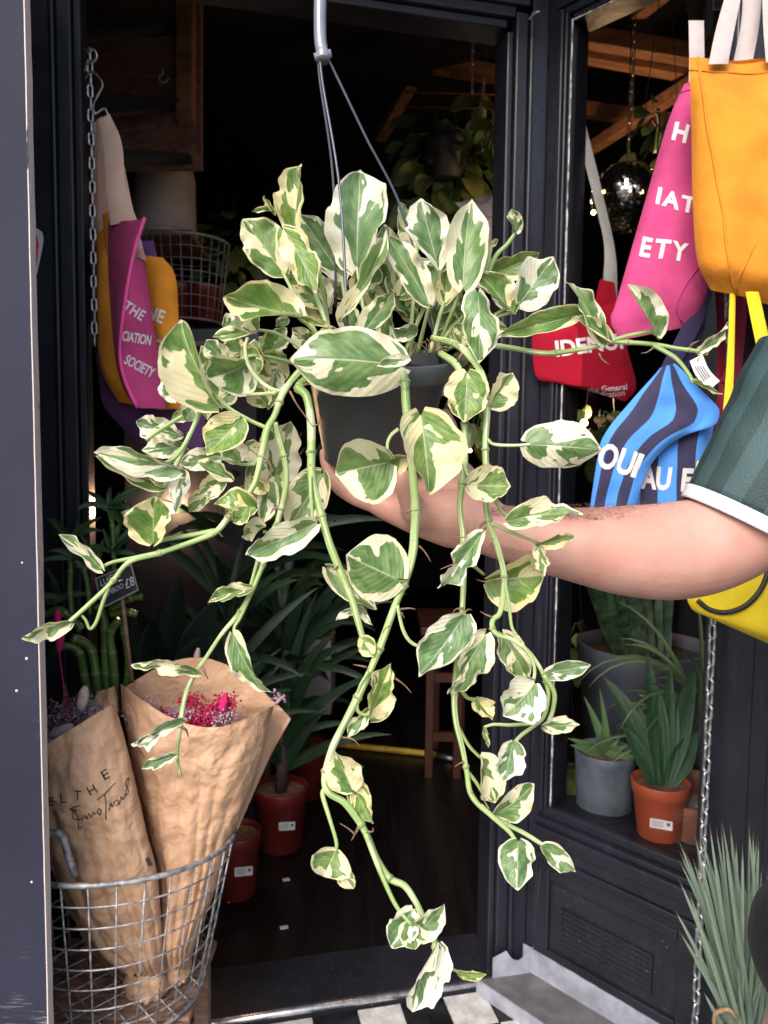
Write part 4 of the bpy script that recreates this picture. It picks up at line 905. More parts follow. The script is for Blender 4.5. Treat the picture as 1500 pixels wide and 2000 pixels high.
rbq = root('bouquet', 'large kraft paper bouquet with crimson dried flowers, right in the basket', 'bouquet', W(340, 1930, 1.47), 'bouquets in the wire basket')
shf = crumple(Sheet([(236, 1335, 1.40), (250, 1450, 1.41), (285, 1620, 1.43), (303, 1700, 1.44), (310, 1850, 1.45), (316, 1900, 1.45)], [(535, 1378, 1.44), (505, 1500, 1.44), (452, 1640, 1.45), (420, 1740, 1.46), (380, 1850, 1.46), (368, 1896, 1.46)], 1.42, .075, .007, 12, 33, (2, .6), .5, topsag=62), .006)
shf.mesh(70, 96, True).build('wrapping', KRAFT, rbq)
shk = crumple(Sheet([(240, 1345, 1.47), (300, 1500, 1.49), (330, 1700, 1.48)], [(568, 1404, 1.50), (522, 1490, 1.50), (430, 1700, 1.48)], 1.5, .02, .008, 12, 34, (2, .6), .5, topsag=-88), .008); shk.mesh(36, 30).build('wrapping_back', KRAFT, rbq)
sk = crumple(Sheet([(318, 1860), (310, 1895), (322, 1932)], [(372, 1850), (372, 1890), (366, 1925)], 1.455, .03, .012, 22, 35, (.6, .6), .5), .012); sk.mesh(18, 14).build('wrapping_skirt', KRAFT, rbq)
mb = MB(); mb.tube([W(*q) for q in cat([(326, 1858, 1.42), (345, 1866, 1.418), (368, 1862, 1.42)], 4)], .002, 6); mb.build('twine', PAPERW, rbq)
STEM = pm('dry_stem', (.42, .27, .17), .8, .3, 40)
for k in range(11):
    mb = MB(); a = W(290+random.uniform(-14, 18), 1935, 1.42); mb.tube([a, W(270+k*6+random.uniform(-4, 4), 1968+random.uniform(0, 26), 1.41+random.uniform(-.02, .02))], .0026, 6); mb.build('stem', STEM, lbq)
TXT = pm('black_stamp_ink', (.025, .02, .02), .8)
for ch, x, y, r_ in (('F', 80, 1568, 8), ('E', 100, 1566, 4), ('L', 122, 1560, -8), ('T', 153, 1553, 0), ('T', 162, 1556, -20), ('H', 183, 1541, -26), ('E', 206, 1514, -28)):
    if ch == 'T' and x == 162: continue
    on_sheet(shl, ch, x, y, 27, R(r_), TXT, lbq, .0)
def on_px(sh, x, y): return sh.pt(*inv_sheet(sh, x, y), -1, .0012)
def stroke(pts, r=.0008):
    mb = MB(); mb.tube([on_px(shl, *q) for q in cat(pts, 4)], r, 5); mb.build('script_lettering', TXT, lbq)
stroke([(158, 1572), (146, 1576), (138, 1582), (150, 1582), (140, 1590), (142, 1600), (152, 1602), (160, 1598)]); stroke([(136, 1578), (150, 1600), (152, 1622), (158, 1616)])
stroke([(160, 1604), (166, 1592), (170, 1600), (175, 1588), (179, 1596), (183, 1586), (187, 1592)]); stroke([(190, 1588), (192, 1580), (198, 1582), (194, 1592), (189, 1587)])
stroke([(206, 1548), (208, 1575), (208, 1600)]); stroke([(190, 1562), (210, 1545), (226, 1528)]); stroke([(214, 1582), (216, 1568), (219, 1576), (224, 1566), (230, 1562), (232, 1570), (226, 1572)]); stroke([(234, 1570), (236, 1556), (240, 1562), (244, 1548), (248, 1536), (252, 1518), (244, 1530), (250, 1545), (244, 1556)])
mb = MB(); mb.box(on_px(shl, 284, 1678), W(291, 1674, 1.35)-W(284, 1678, 1.35), -FW*.001, W(291, 1692, 1.35)-W(284, 1678, 1.35)); mb.build('black_mark', TXT, lbq, False)
LIL = pm('dried_lilac', (.30, .24, .30), .9, .4, 60); CRIM = pm('crimson_dried_flower', (.45, .004, .07), .85, .35, 70); BUNNY = pm('pale_bunny_tail', (.52, .40, .36), .95, .2, 60, .5, 300); LILP = pm('dusty_pink', (.42, .28, .36), .9, .4, 60); WINE = pm('wine_dried_leaf', (.14, .02, .03), .7, .3, 40); HOTP = pm('hot_pink_bunny_tail', (.6, .012, .16), .9, .2, 60, .5, 300)
def fluff(px, py, d, r, n, mat, parent, spread):
    """a flower head: a cluster of small florets in one mesh"""
    mb = MB()
    for _ in range(n):
        p = W(px+random.gauss(0, spread[0]), py+random.gauss(0, spread[1]), d+random.uniform(-.02, .02)); mb.ball(p, r*random.uniform(.6, 1.3), 4, (1, 1, random.uniform(.7, 1.3)))
    o = mb.build('flower_head', mat, parent); o['kind'] = 'stuff'; return o
for (x, y, m_) in ((292, 1396, CRIM), (310, 1398, CRIM), (350, 1400, CRIM), (385, 1398, CRIM), (410, 1392, CRIM), (425, 1380, CRIM), (440, 1366, CRIM), (372, 1366, CRIM), (400, 1404, CRIM), (268, 1392, LILP), (330, 1394, LILP), (420, 1400, LILP), (280, 1376, LILP), (360, 1388, LILP), (440, 1395, LILP)): fluff(x, y+4, 1.395, .0021, 170, m_, rbq, (12, 8))
def tail(px, py, d, L, r, ang, mat, parent, stem_to=None):
    p = W(px, py, d); ax = (RT*math.cos(ang)+UP*math.sin(ang)); mb = MB(); pts = [p+ax*L*(k/8-.5) for k in range(9)]
    mb.tube(pts, [r*max(.12, math.sin(math.pi*(k+.6)/9.2)**.6)*random.uniform(.93, 1.07) for k in range(9)], 10); o = mb.build('bunny_tail', mat, parent)
    if stem_to: mb = MB(); mb.tube([p-ax*L*.45, W(*stem_to)], .0013, 5); mb.build('flower_stem', mat, o)
tail(437, 1372, 1.38, .034, .008, R(80), HOTP, rbq, (420, 1420, 1.41))
tail(112, 1205, 1.40, .03, .007, R(92), HOTP, lbq); tail(117, 1250, 1.40, .045, .008, R(85), HOTP, lbq, (132, 1400, 1.36))
for (x, y, L, r, a) in ((118, 1430, .05, .012, 25), (104, 1452, .042, .013, -10), (162, 1365, .045, .010, 80), (98, 1468, .03, .009, 30), (384, 1285, .04, .007, 80)): tail(x, y, 1.30 if x < 300 else 1.5, L, r, R(a), BUNNY, lbq if x < 300 else rbq)
for _ in range(16): fluff(random.uniform(92, 195), random.uniform(1382, 1440), 1.33, .0015, 90, random.choice([LIL, LIL, LILP]), lbq, (10, 12))
for (x, y, x2, y2) in ((138, 1420, 128, 1335), (145, 1440, 150, 1350), (150, 1450, 140, 1420), (120, 1440, 100, 1360)): s0 = W(x, y, 1.32); blade(s0, W(x2, y2, 1.33)-s0, (W(x2, y2, 1.33)-s0).length, .018, .1, WINE, lbq, 6)
fluff(545, 1362, 1.50, .003, 26, LILP, rbq, (7, 6))
shx = crumple(Sheet([(190, 1352), (180, 1380), (180, 1440)], [(224, 1340), (228, 1370), (232, 1440)], 1.40, .012, .01, 18, 36, (1, .6), .5), .008); shx.mesh(14, 14).build('wrapping_back', KRAFT, lbq)

# lucky bamboo with its chalk sign
BST = NT('bamboo_stalk'); tc = BST.n('TexCoord'); sp = BST.n('SeparateXYZ'); BST.L.new(tc.outputs['UV'], sp.inputs[0])
fr_ = BST.math('FRACT', BST.math('MULTIPLY', sp.outputs[1], 22)); c = BST.mix(BST.ramp(fr_, .90, .94), (.085, .17, .03), (.35, .33, .15)); c = BST.mix(BST.noise(tc.outputs['Object'], 12, 2), c, (.05, .10, .025)); BST.L.new(c, BST.bsdf.inputs['Base Color']); BST.bsdf.inputs['Roughness'].default_value = .3; BST = BST.m
lbm = root('lucky_bamboo', 'clump of curled lucky bamboo stalks with leaf tufts by the left jamb', 'houseplant', W(200, 1400, 1.50))
random.seed(9)
def knobbed(pts, r, parent):
    P_ = [W(*q) for q in cat(pts, 9)]; mb = MB(); L_ = 0; rr = []
    for k, p in enumerate(P_):
        if k: L_ += (p-P_[k-1]).length
        f_ = (L_*22) % 1; rr.append(r*(1.14 if f_ > .86 else 1))
    mb.tube(P_, rr, 9); return mb.build('stalk', BST, parent)
D_ = 1.5
for pts, r in (([(182, 1400, D_), (165, 1320, D_), (152, 1270, D_-.01), (120, 1262, D_-.02), (100, 1275, D_)], .0085), ([(196, 1400, D_), (188, 1320, D_), (176, 1265, D_), (140, 1245, D_-.02)], .009), ([(214, 1400, D_), (206, 1300, D_), (204, 1215, D_), (190, 1180, D_)], .0085),
               ([(226, 1400, D_), (222, 1300, D_-.01), (215, 1240, D_-.015), (232, 1210, D_-.02)], .0085), ([(236, 1400, D_+.02), (250, 1300, D_+.02), (240, 1220, D_)], .007), ([(140, 1200, D_), (136, 1150, D_), (138, 1100, D_), (136, 1060, D_)], .006), ([(176, 1200, D_), (170, 1140, D_), (160, 1110, D_), (140, 1090, D_)], .005), ([(216, 1200, D_), (222, 1120, D_), (220, 1040, D_), (214, 1000, D_)], .005), ([(90, 1200, D_), (112, 1190, D_), (130, 1200, D_), (160, 1230, D_)], .008), ([(220, 1190, D_-.02), (250, 1170, D_-.02), (278, 1165, D_-.02)], .007), ([(216, 1200, D_-.02), (245, 1195, D_-.025), (268, 1200, D_-.02)], .007)):
    knobbed(pts, r, lbm)
for (x, y, n_) in ((136, 1050, 8), (214, 990, 9), (150, 1090, 8), (220, 1080, 8), (120, 1165, 8), (236, 1020, 6), (190, 1110, 7), (100, 1180, 5)):
    for i in range(n_):
        a = random.uniform(0, 6.28); el = random.uniform(.1, 1.3); blade(W(x, y, D_), (math.cos(a)*math.cos(el), math.sin(a)*math.cos(el)*.7, math.sin(el)), random.uniform(.04, .085), .012, random.uniform(.5, 1.6), BAMB, lbm, 6)
cs = root('chalkboard_sign', 'small tilted chalkboard price sign on a stick in the lucky bamboo', 'sign', W(240, 1330, 1.44))
qa, qb, qc, qd = W(200, 1187, 1.44), W(270, 1152, 1.44), W(256, 1103, 1.44), W(187, 1130, 1.44)
mb = MB(); mb.v = [qa, qb, qc, qd]+[p+FW*.004 for p in (qa, qb, qc, qd)]; mb.uv = [(0, 0)]*8; mb.f = [(0, 1, 2, 3), (7, 6, 5, 4)]+[(k, k+4, (k+1) % 4+4, (k+1) % 4) for k in range(4)]; mb.build('slate', pm('chalkboard', (.016, .018, .028), .7, .3, 20), cs, False)
mb = MB(); mb.tube([p-FW*.001 for p in (qa, qb, qc, qd)], .0022, 6, closed=True); mb.build('frame', pm('grey_frame', (.28, .25, .26), .6), cs)
mb = MB(); mb.tube([W(238, 1165, 1.446), W(258, 1330, 1.45)], .004, 6); mb.build('stick', CRM, cs)
CHALK = pm('chalk', (.72, .72, .75), .9)
ex = (qb-qa); ey = (qd-qa)
for s_, u, v, sz in (('LUCKY', .38, .76, .26), ('BAMBOO', .36, .36, .20), ('£8', .83, .34, .36)): letter(s_, lambda x, y: qa+ex*(u+x*sz*.72)+ey*(v+y*sz*1.2)-FW*.0015, CHALK, cs, 'lettering', -.005, 1.0)
# rubber-plant leaves behind the bouquets
rub = root('rubber_plant', 'dark glossy broad leaves behind the kraft bouquets', 'houseplant', W(340, 1400, 1.9)); DARKL = plantmat('dark_rubber_leaf', (.012, .02, .016), (.02, .032, .022), .2)
for (x, y, x2, y2, wd) in ((330, 1330, 350, 1130, .07), (320, 1330, 270, 1190, .08), (345, 1330, 420, 1170, .07), (300, 1330, 300, 1210, .07), (350, 1340, 400, 1240, .08)): s0 = W(x, y, 1.9); e_ = W(x2, y2, 1.86); blade(s0, e_-s0, (e_-s0).length, wd, .2, DARKL, rub, 10, prof=lambda s: math.sin(math.pi*min(1, s*.9+.08))**.7)

# ------------------------------------------------------------------ the person holding the pot
def fuse(mb, voxel, smooth_it=6, fac=.5):
    me = mesh('tmp', mb.v, mb.f); o = bpy.data.objects.new('tmp', me); link(o)
    r_ = o.modifiers.new('r', 'REMESH'); r_.mode = 'VOXEL'; r_.voxel_size = voxel; r_.use_smooth_shade = True
    s_ = o.modifiers.new('s', 'SMOOTH'); s_.iterations = smooth_it; s_.factor = fac
    dg = bpy.context.evaluated_depsgraph_get(); dg.update(); m2 = bpy.data.meshes.new_from_object(o.evaluated_get(dg)); bpy.data.objects.remove(o)
    m2.polygons.foreach_set('use_smooth', [True]*len(m2.polygons)); return m2
def limb(mb, pts, n=14, k=5, world=False):
    """pts: (px, py, d, radius in metres) or world (x, y, z, r)"""
    C_ = cat(pts, k); P_ = [V(q[:3]) if world else W(*q[:3]) for q in C_]; rr = [q[3] for q in C_]
    d0 = (P_[0]-P_[1]).normalized(); d1 = (P_[-1]-P_[-2]).normalized()
    A_ = [P_[0]+d0*rr[0]*x for x in (.92, .7, .38)]; B_ = [P_[-1]+d1*rr[-1]*x for x in (.38, .7, .92)]
    mb.tube(A_+P_+B_, [rr[0]*x for x in (.38, .72, .93)]+rr+[rr[-1]*x for x in (.93, .72, .38)], n)
t = NT('skin'); tc = t.n('TexCoord'); ob = tc.outputs['Object']
c = t.mix(t.ramp(t.noise(ob, 22, 4), .3, .7), (.45, .235, .185), (.52, .30, .25)); c = t.mix(t.math('MULTIPLY', t.ramp(t.noise(ob, 7, 3), .42, .68), .4), c, (.50, .235, .19)); c = t.mix(t.math('MULTIPLY', t.ramp(t.noise(ob, 300, 3), .5, .75), .35), c, (.44, .20, .15)); t.L.new(c, t.bsdf.inputs['Base Color'])
t.bsdf.inputs['Roughness'].default_value = .48; t.bsdf.inputs['Subsurface Weight'].default_value = .25; t.bsdf.inputs['Subsurface Radius'].default_value = (.010, .004, .002); t.bsdf.inputs['Subsurface Scale'].default_value = 1; t.bsdf.inputs['Specular IOR Level'].default_value = .35
t.bump(t.math('ADD', t.math('MULTIPLY', t.noise(ob, 500, 3), .3), t.noise(ob, 110, 3)), .18, .003); SKIN = t.m
SH = W(1640, 745, .78)            # shoulder joint of the near arm
body = MB()
limb(body, [(905, 1012, .815, .029), (960, 1034, .81, .0295), (1000, 1044, .807, .0315), (1060, 1054, .805, .036), (1125, 1064, .80, .0408), (1220, 1075, .80, .0490), (1310, 1076, .80, .0530), (1390, 1060, .80, .0525), (1470, 1010, .795, .053), (1560, 900, .787, .055), (1640, 760, .78, .060)], 24)
# palm: overlapping rounded ridges from wrist to knuckles
for pts in ([(950, 1025, .812, .028), (890, 1010, .806, .030), (840, 1004, .800, .026), (806, 1004, .797, .021)],          # thumb ball
            [(945, 1010, .825, .026), (880, 975, .828, .026), (800, 972, .832, .021), (752, 968, .836, .0155)],
            [(940, 1000, .838, .024), (880, 950, .85, .024), (800, 948, .858, .017)],
            [(938, 1000, .848, .022), (905, 945, .868, .022), (880, 905, .885, .016)],
            [(930, 1000, .835, .022), (905, 950, .842, .020), (893, 915, .85, .013)]): limb(body, pts, 14, 4)
limb(body, [(885, 1030, .806, .024), (835, 1016, .804, .0215), (785, 1000, .808, .0180), (740, 982, .815, .0150)], 14, 4)
fingers = ([(785, 982, .818, .0165), (730, 978, .824, .0138), (682, 960, .830, .0122), (654, 934, .834, .0110), (638, 890, .838, .0096)],   # index
           [(800, 948, .858, .0125), (740, 935, .872, .0110), (690, 915, .885, .0100), (660, 890, .89, .0085)],                              # middle
           [(850, 935, .868, .0120), (810, 905, .90, .0105), (770, 880, .915, .0095), (740, 855, .92, .0080)],                               # ring
           [(885, 905, .882, .0115), (886, 860, .90, .0098), (880, 830, .915, .0085), (868, 806, .925, .0075)],                              # little
           [(840, 1012, .792, .0175), (812, 1002, .776, .0145), (800, 976, .764, .0122), (792, 950, .758, .0118), (786, 930, .756, .0098)])  # thumb
for f_ in fingers: limb(body, f_, 12, 5)
# trunk, second arm, legs, neck and head (outside the picture)
fx = V((-.80, .60, 0)); rx = V((.60, .80, 0))                  # facing the pot; rx: the person's right
ctr = SH + rx*.17 - fx*.13 + V((.06, 0, 0)); ctr.z = 0
def PB(f_, r_, z, rad): p = ctr + fx*f_ + rx*r_; return (p.x, p.y, z, rad)
limb(body, [PB(0, 0, .92, .13), PB(0, 0, 1.08, .125), PB(0, 0, 1.25, .135), PB(-.01, 0, 1.38, .11)], 20, 4, True)
limb(body, [PB(0, -.16, SH.z-.01, .06), PB(-.01, 0, SH.z+.01, .075), PB(0, .17, SH.z-.01, .06)], 16, 4, True)
limb(body, [PB(0, .18, SH.z-.01, .055), PB(.0, .24, 1.2, .045), PB(.02, .25, 1.08, .04), PB(.08, .24, .95, .034), PB(.12, .22, .84, .026), PB(.14, .21, .76, .02)], 14, 4, True)
for sd_, fo in ((-.095, .20), (.095, -.06)):
    limb(body, [PB(0, sd_, .90, .10), PB(fo*.6, sd_*1.05, .68, .078), PB(fo, sd_*1.05, .48, .056), PB(fo-.01, sd_*1.05, .30, .052), PB(fo-.03, sd_*1.05, .09, .034)], 16, 4, True)
    limb(body, [PB(fo-.06, sd_*1.05, .04, .035), PB(fo+.05, sd_*1.1, .035, .036), PB(fo+.14, sd_*1.15, .025, .026)], 12, 4, True)
limb(body, [PB(-.01, 0, SH.z+.02, .06), PB(.01, 0, SH.z+.12, .053)], 14, 4, True)
hz = SH.z+.235
limb(body, [PB(.01, 0, hz-.06, .066), PB(.005, 0, hz, .080), PB(0, 0, hz+.045, .078)], 20, 4, True)
limb(body, [PB(.03, 0, hz-.085, .044), PB(.055, 0, hz-.075, .034)], 12, 3, True); limb(body, [PB(.083, 0, hz+.008, .010), PB(.100, 0, hz-.026, .013)], 10, 3, True)
for e_ in (-1, 1): limb(body, [PB(-.005, e_*.083, hz-.018, .012), PB(-.012, e_*.088, hz+.018, .014)], 10, 3, True)
limb(body, [PB(.088, -.022, hz-.06, .006), PB(.094, 0, hz-.06, .008), PB(.088, .022, hz-.06, .006)], 8, 3, True)
person = root('person', 'person in a dark green jersey with white cuffs reaching in to hold the pot', 'person', V((ctr.x, ctr.y, 0)))
place('body', fuse(body, .0038, 8), SKIN, person)
# thumb and finger nails
NAIL = pm('fingernail', (.66, .42, .36), .3, .1, 40)
for (px, py, d) in ((629, 888, .8385),):
    mb = MB(); mb.ball(W(px, py, d), .0052, 8, (.55, .5, 1.25)); mb.build('fingernail', NAIL, person)
# arm hair: fine short strands in one mesh
mb = MB(); random.seed(77)
for i in range(2600):
    x = random.uniform(960, 1340); s_ = random.choice([-1, 1, 1]); f_ = (x-960)/380; cy = 1034+f_*44; rp = 46+f_*52; hh = random.uniform(.55, 1.0)*s_
    y = cy+rp*hh*-1; d = .805-.033*(1+.6*f_)*math.sqrt(max(0, 1-hh*hh)); p = W(x, y, d); dv = (RT*-.8+UP*random.uniform(-.2, .6)*-s_*-1+V((random.uniform(-.3, .3), -.3, random.uniform(-.3, .3)))).normalized()*random.uniform(.004, .009)
    a = RT*.00012; mb.v += [p-UP*.00012, p+UP*.00012, p+dv]; mb.uv += [(0, 0)]*3; mb.f.append((len(mb.v)-3, len(mb.v)-2, len(mb.v)-1))
ah = mb.build('arm_hair', pm('brown_hair', (.10, .05, .03), .6), person); ah['kind'] = 'stuff'
# jersey
t = NT('dark_green_jersey'); tc = t.n('TexCoord'); ob = tc.outputs['Object']; sp = t.n('SeparateXYZ'); t.L.new(tc.outputs['UV'], sp.inputs[0])
st = t.math('GREATER_THAN', t.math('FRACT', t.math('ADD', t.math('MULTIPLY', sp.outputs[0], 11.0), .30)), .5)
c = t.mix(st, (.009, .030, .032), (.030, .070, .076)); vo = t.n('TexVoronoi'); t.L.new(ob, vo.inputs[0]); vo.inputs['Scale'].default_value = 700
c = t.mix(t.math('MULTIPLY', t.ramp(vo.outputs[0], .25, .5), .3), c, (.05, .09, .095)); t.L.new(c, t.bsdf.inputs['Base Color']); t.bsdf.inputs['Roughness'].default_value = .6; t.bsdf.inputs['Sheen Weight'].default_value = .0
t.bump(t.math('ADD', vo.outputs[0], t.math('MULTIPLY', t.noise(ob, 18, 3), 2.0)), .3, .003); JERSEY = t.m
t = NT('white_ribbed_cuff'); tc = t.n('TexCoord'); sp = t.n('SeparateXYZ'); t.L.new(tc.outputs['UV'], sp.inputs[0]); wv = t.math('SINE', t.math('MULTIPLY', sp.outputs[0], 6.2832*120))
t.L.new(t.mix(t.ramp(wv, -.6, .6), (.62, .60, .68), (.72, .70, .78)), t.bsdf.inputs['Base Color']); t.bsdf.inputs['Roughness'].default_value = .8; t.bump(wv, .25, .001); CUFF = t.m
CEN = V(W(1462, 1040, .800)); AXd = (SH - CEN).normalized(); LFT = (-RT*.83 + UP*.56); LFT = (LFT - AXd*LFT.dot(AXd)).normalized(); BK = AXd.cross(LFT).normalized()
def sleeve(t0, t1, ny, out, name, mat, parent, grow=0, th=.0025):
    mb = MB(); n_ = 64; lay = []
    for inner in (0, 1):
        for j in range(ny+1):
            t_ = t0+(t1-t0)*j/ny; c0 = CEN.lerp(SH, t_) ; a_ = .080+.012*t_+out-inner*th; b_ = .066+.02*t_+out-inner*th
            for k in range(n_):
                an = 2*math.pi*k/n_; q = c0 + LFT*math.cos(an)*a_ + BK*math.sin(an)*b_
                q += (LFT*math.cos(an)+BK*math.sin(an))*(.004*mnoise.noise(V((math.cos(an)*1.6, math.sin(an)*1.6, t_*5)))*(1 if t_ > .12 else .5))
                mb.v.append(q); mb.uv.append((k/n_, t_))
    N_ = (ny+1)*n_
    for inner in (0, 1):
        for j in range(ny):
            for k in range(n_):
                q = inner*N_+j*n_+k; q2 = inner*N_+j*n_+(k+1) % n_; f_ = (q, q2, q2+n_, q+n_); mb.f.append(f_ if inner else f_[::-1])
    for k in range(n_): k2 = (k+1) % n_; mb.f.append((k, k2, N_+k2, N_+k)); a_ = ny*n_; mb.f.append((a_+k, N_+a_+k, N_+a_+k2, a_+k2))
    return mb.build(name, mat, parent)
sleeve(.085, 1.02, 26, 0, 'sleeve', JERSEY, person)
sleeve(.008, .088, 5, .0012, 'cuff', CUFF, person)
tj = MB()
limb(tj, [PB(0, 0, .88, .155), PB(0, 0, 1.08, .150), PB(0, 0, 1.25, .158), PB(-.01, 0, 1.36, .128)], 24, 4, True); limb(tj, [PB(0, -.15, SH.z-.02, .085), PB(-.01, 0, SH.z-.005, .09), PB(0, .17, SH.z-.02, .08)], 18, 4, True)
limb(tj, [PB(0, .18, SH.z-.02, .075), PB(.0, .235, 1.22, .07)], 16, 4, True)
place('jersey', fuse(tj, .008, 8), JERSEY, person)
sj = MB(); limb(sj, [PB(0, -.05, .93, .145), PB(0, .05, .93, .145)], 20, 3, True)
for sd_, fo in ((-.095, .20), (.095, -.06)): limb(sj, [PB(0, sd_, .88, .125), PB(fo*.75, sd_*1.05, .71, .108)], 20, 4, True)
place('shorts', fuse(sj, .008, 8), fabric('black_shorts_cloth', (.006, .006, .009)), person)
hj = MB(); limb(hj, [PB(-.022, 0, hz+.02, .082), PB(-.012, 0, hz+.058, .078)], 18, 4, True); limb(hj, [PB(-.035, 0, hz-.045, .064), PB(-.03, 0, hz, .076)], 16, 3, True)
place('hair', fuse(hj, .006, 3), pm('dark_brown_hair', (.035, .02, .013), .6, .4, 60, .5, 150), person)
for e_ in (-1, 1):
    q = PB(.074, e_*.031, hz, 0); mb = MB(); mb.ball(q[:3], .011, 8); ey_ = mb.build('eye', pm('eye_white', (.75, .74, .72), .2), person)
    q = PB(.083, e_*.031, hz, 0); mb = MB(); mb.ball(q[:3], .0045, 6); mb.build('iris', pm('iris', (.05, .03, .02), .2), ey_)
for sd_, fo in ((-.095, .20), (.095, -.06)):
    sj = MB(); limb(sj, [PB(fo-.07, sd_*1.05, .045, .042), PB(fo+.05, sd_*1.1, .042, .043), PB(fo+.15, sd_*1.15, .034, .034)], 14, 4, True); place('shoe', fuse(sj, .006, 4), pm('white_trainer', (.6, .6, .6), .6), person)

# ------------------------------------------------------------------ the hanging variegated pothos
t = NT('variegated_leaf'); tc = t.n('TexCoord'); sp = t.n('SeparateXYZ'); t.L.new(tc.outputs['UV'], sp.inputs[0]); oi = t.n('ObjectInfo'); cs_ = t.n('SeparateColor'); t.L.new(oi.outputs['Color'], cs_.inputs[0])
s_, tt = sp.outputs[0], sp.outputs[1]; G_, Y_, RN = cs_.outputs[0], cs_.outputs[1], cs_.outputs[2]
off = t.math('MULTIPLY', RN, 97.0); at = t.math('ABSOLUTE', tt); sg = t.math('SIGN', tt)
sv = t.math('SUBTRACT', s_, t.math('MULTIPLY', at, .30))
e1 = t.noise(t.comb(t.math('ADD', t.math('MULTIPLY', sv, 2.1), off), t.math('ADD', t.math('ADD', t.math('MULTIPLY', sg, 5.3), t.math('MULTIPLY', tt, .8)), off), 0.0), 1, 2, .5)
jag = t.math('SUBTRACT', t.noise(t.comb(t.math('ADD', t.math('MULTIPLY', sv, 11.0), off), t.math('MULTIPLY', tt, 3.0), off), 1, 5, .68), .5)
ext = t.math('ADD', t.math('MULTIPLY', t.math('SUBTRACT', e1, .5), 5.8), t.math('ADD', G_, .03))
ext = t.math('ADD', ext, t.math('MULTIPLY', jag, .42))
cap = t.math('ADD', t.math('MULTIPLY', jag, .16), .885)
msk = t.math('SUBTRACT', t.math('MINIMUM', ext, cap), at)
msk = t.math('MINIMUM', msk, t.math('MULTIPLY', t.math('SUBTRACT', .955, s_), 3.0))
isl = t.math('SUBTRACT', t.noise(t.comb(t.math('ADD', t.math('MULTIPLY', sv, 5.0), off), t.math('ADD', t.math('MULTIPLY', tt, 2.6), off), 3.0), 1, 3, .6), .655)
isl = t.math('MINIMUM', isl, t.math('MULTIPLY', t.math('SUBTRACT', .9, at), .5))
msk = t.math('MAXIMUM', msk, isl)
green = t.ramp(msk, -.022, .03)
vein = t.math('SINE', t.math('MULTIPLY', t.math('SUBTRACT', s_, t.math('MULTIPLY', at, .42)), 62.0))
mar = t.noise(t.comb(t.math('ADD', t.math('MULTIPLY', sv, 5.0), off), t.math('MULTIPLY', tt, 2.2), off), 1, 5, .6)
deep = t.mix(Y_, (.056, .142, .056), (.080, .178, .026)); pale = t.mix(Y_, (.175, .275, .145), (.215, .33, .070))
gc = t.mix(t.ramp(mar, .36, .66), deep, pale)
gc = t.mix(t.math('MULTIPLY', t.ramp(vein, .6, 1.0), .10), gc, (.21, .30, .17))
cc_ = t.mix(t.ramp(t.noise(tc.outputs['UV'], 4, 3), .3, .7), t.mix(Y_, (.76, .75, .64), (.76, .64, .29)), t.mix(Y_, (.80, .79, .72), (.78, .71, .41)))
fle = t.ramp(t.noise(t.comb(t.math('ADD', t.math('MULTIPLY', s_, 26.0), off), t.math('MULTIPLY', tt, 13.0), off), 1, 3, .6), .68, .75); cc_ = t.mix(t.math('MULTIPLY', fle, .5), cc_, (.35, .43, .20))
c = t.mix(green, cc_, gc)
rib = t.math('SUBTRACT', 1.0, t.ramp(at, .012, .045)); c = t.mix(t.math('MULTIPLY', rib, .6), c, t.mix(.5, (.33, .42, .22), cc_))
spot = t.ramp(t.noise(t.comb(t.math('ADD', t.math('MULTIPLY', s_, 3.0), off), t.math('MULTIPLY', tt, 1.6), t.math('MULTIPLY', off, 2.0)), 1, 2, .5), .775, .79); c = t.mix(spot, c, (.075, .035, .02))
t.L.new(c, t.bsdf.inputs['Base Color']); t.bsdf.inputs['Roughness'].default_value = .40; t.bsdf.inputs['Specular IOR Level'].default_value = .45; t.bsdf.inputs['Coat Weight'].default_value = .12; t.bsdf.inputs['Coat Roughness'].default_value = .3
hgt = t.math('ADD', t.math('MULTIPLY', vein, .10), t.math('ADD', t.math('MULTIPLY', mar, .9), t.math('ADD', t.math('MULTIPLY', rib, -.5), t.math('MULTIPLY', green, .12))))
bn = t.bump(hgt, .45, .0025)
trl = t.n('BsdfTranslucent'); t.L.new(t.mix(.4, c, (.55, .62, .15)), trl.inputs[0]); mxs = t.n('MixShader'); mxs.inputs[0].default_value = .26; t.L.new(t.bsdf.outputs[0], mxs.inputs[1]); t.L.new(trl.outputs[0], mxs.inputs[2]); t.L.new(mxs.outputs[0], t.out.inputs[0])
LEAF = t.m
t = NT('striped_vine'); tc = t.n('TexCoord'); sp = t.n('SeparateXYZ'); t.L.new(tc.outputs['UV'], sp.inputs[0]); oi = t.n('ObjectInfo'); off = t.math('MULTIPLY', oi.outputs['Random'], 40.0)
n1 = t.noise(t.comb(t.math('MULTIPLY', sp.outputs[0], 11.0), t.math('ADD', t.math('MULTIPLY', sp.outputs[1], 7.0), off), 0.0), 1, 3, .6)
c = t.mix(t.ramp(n1, .34, .50), (.13, .24, .07), (.29, .40, .14)); c = t.mix(t.ramp(n1, .54, .64), c, (.62, .66, .44)); seg_ = t.noise(t.comb(0.0, t.math('ADD', t.math('MULTIPLY', sp.outputs[1], 13.0), off), 0.0), 1, 1)
c = t.mix(t.ramp(seg_, .56, .62), c, t.mix(.45, c, (.66, .68, .48))); c = t.mix(t.math('MULTIPLY', t.ramp(t.noise(tc.outputs['Object'], 160, 2), .68, .74), .6), c, (.11, .065, .035))
t.L.new(c, t.bsdf.inputs['Base Color']); t.bsdf.inputs['Roughness'].default_value = .42; t.bump(n1, .3, .002); VINE = t.m
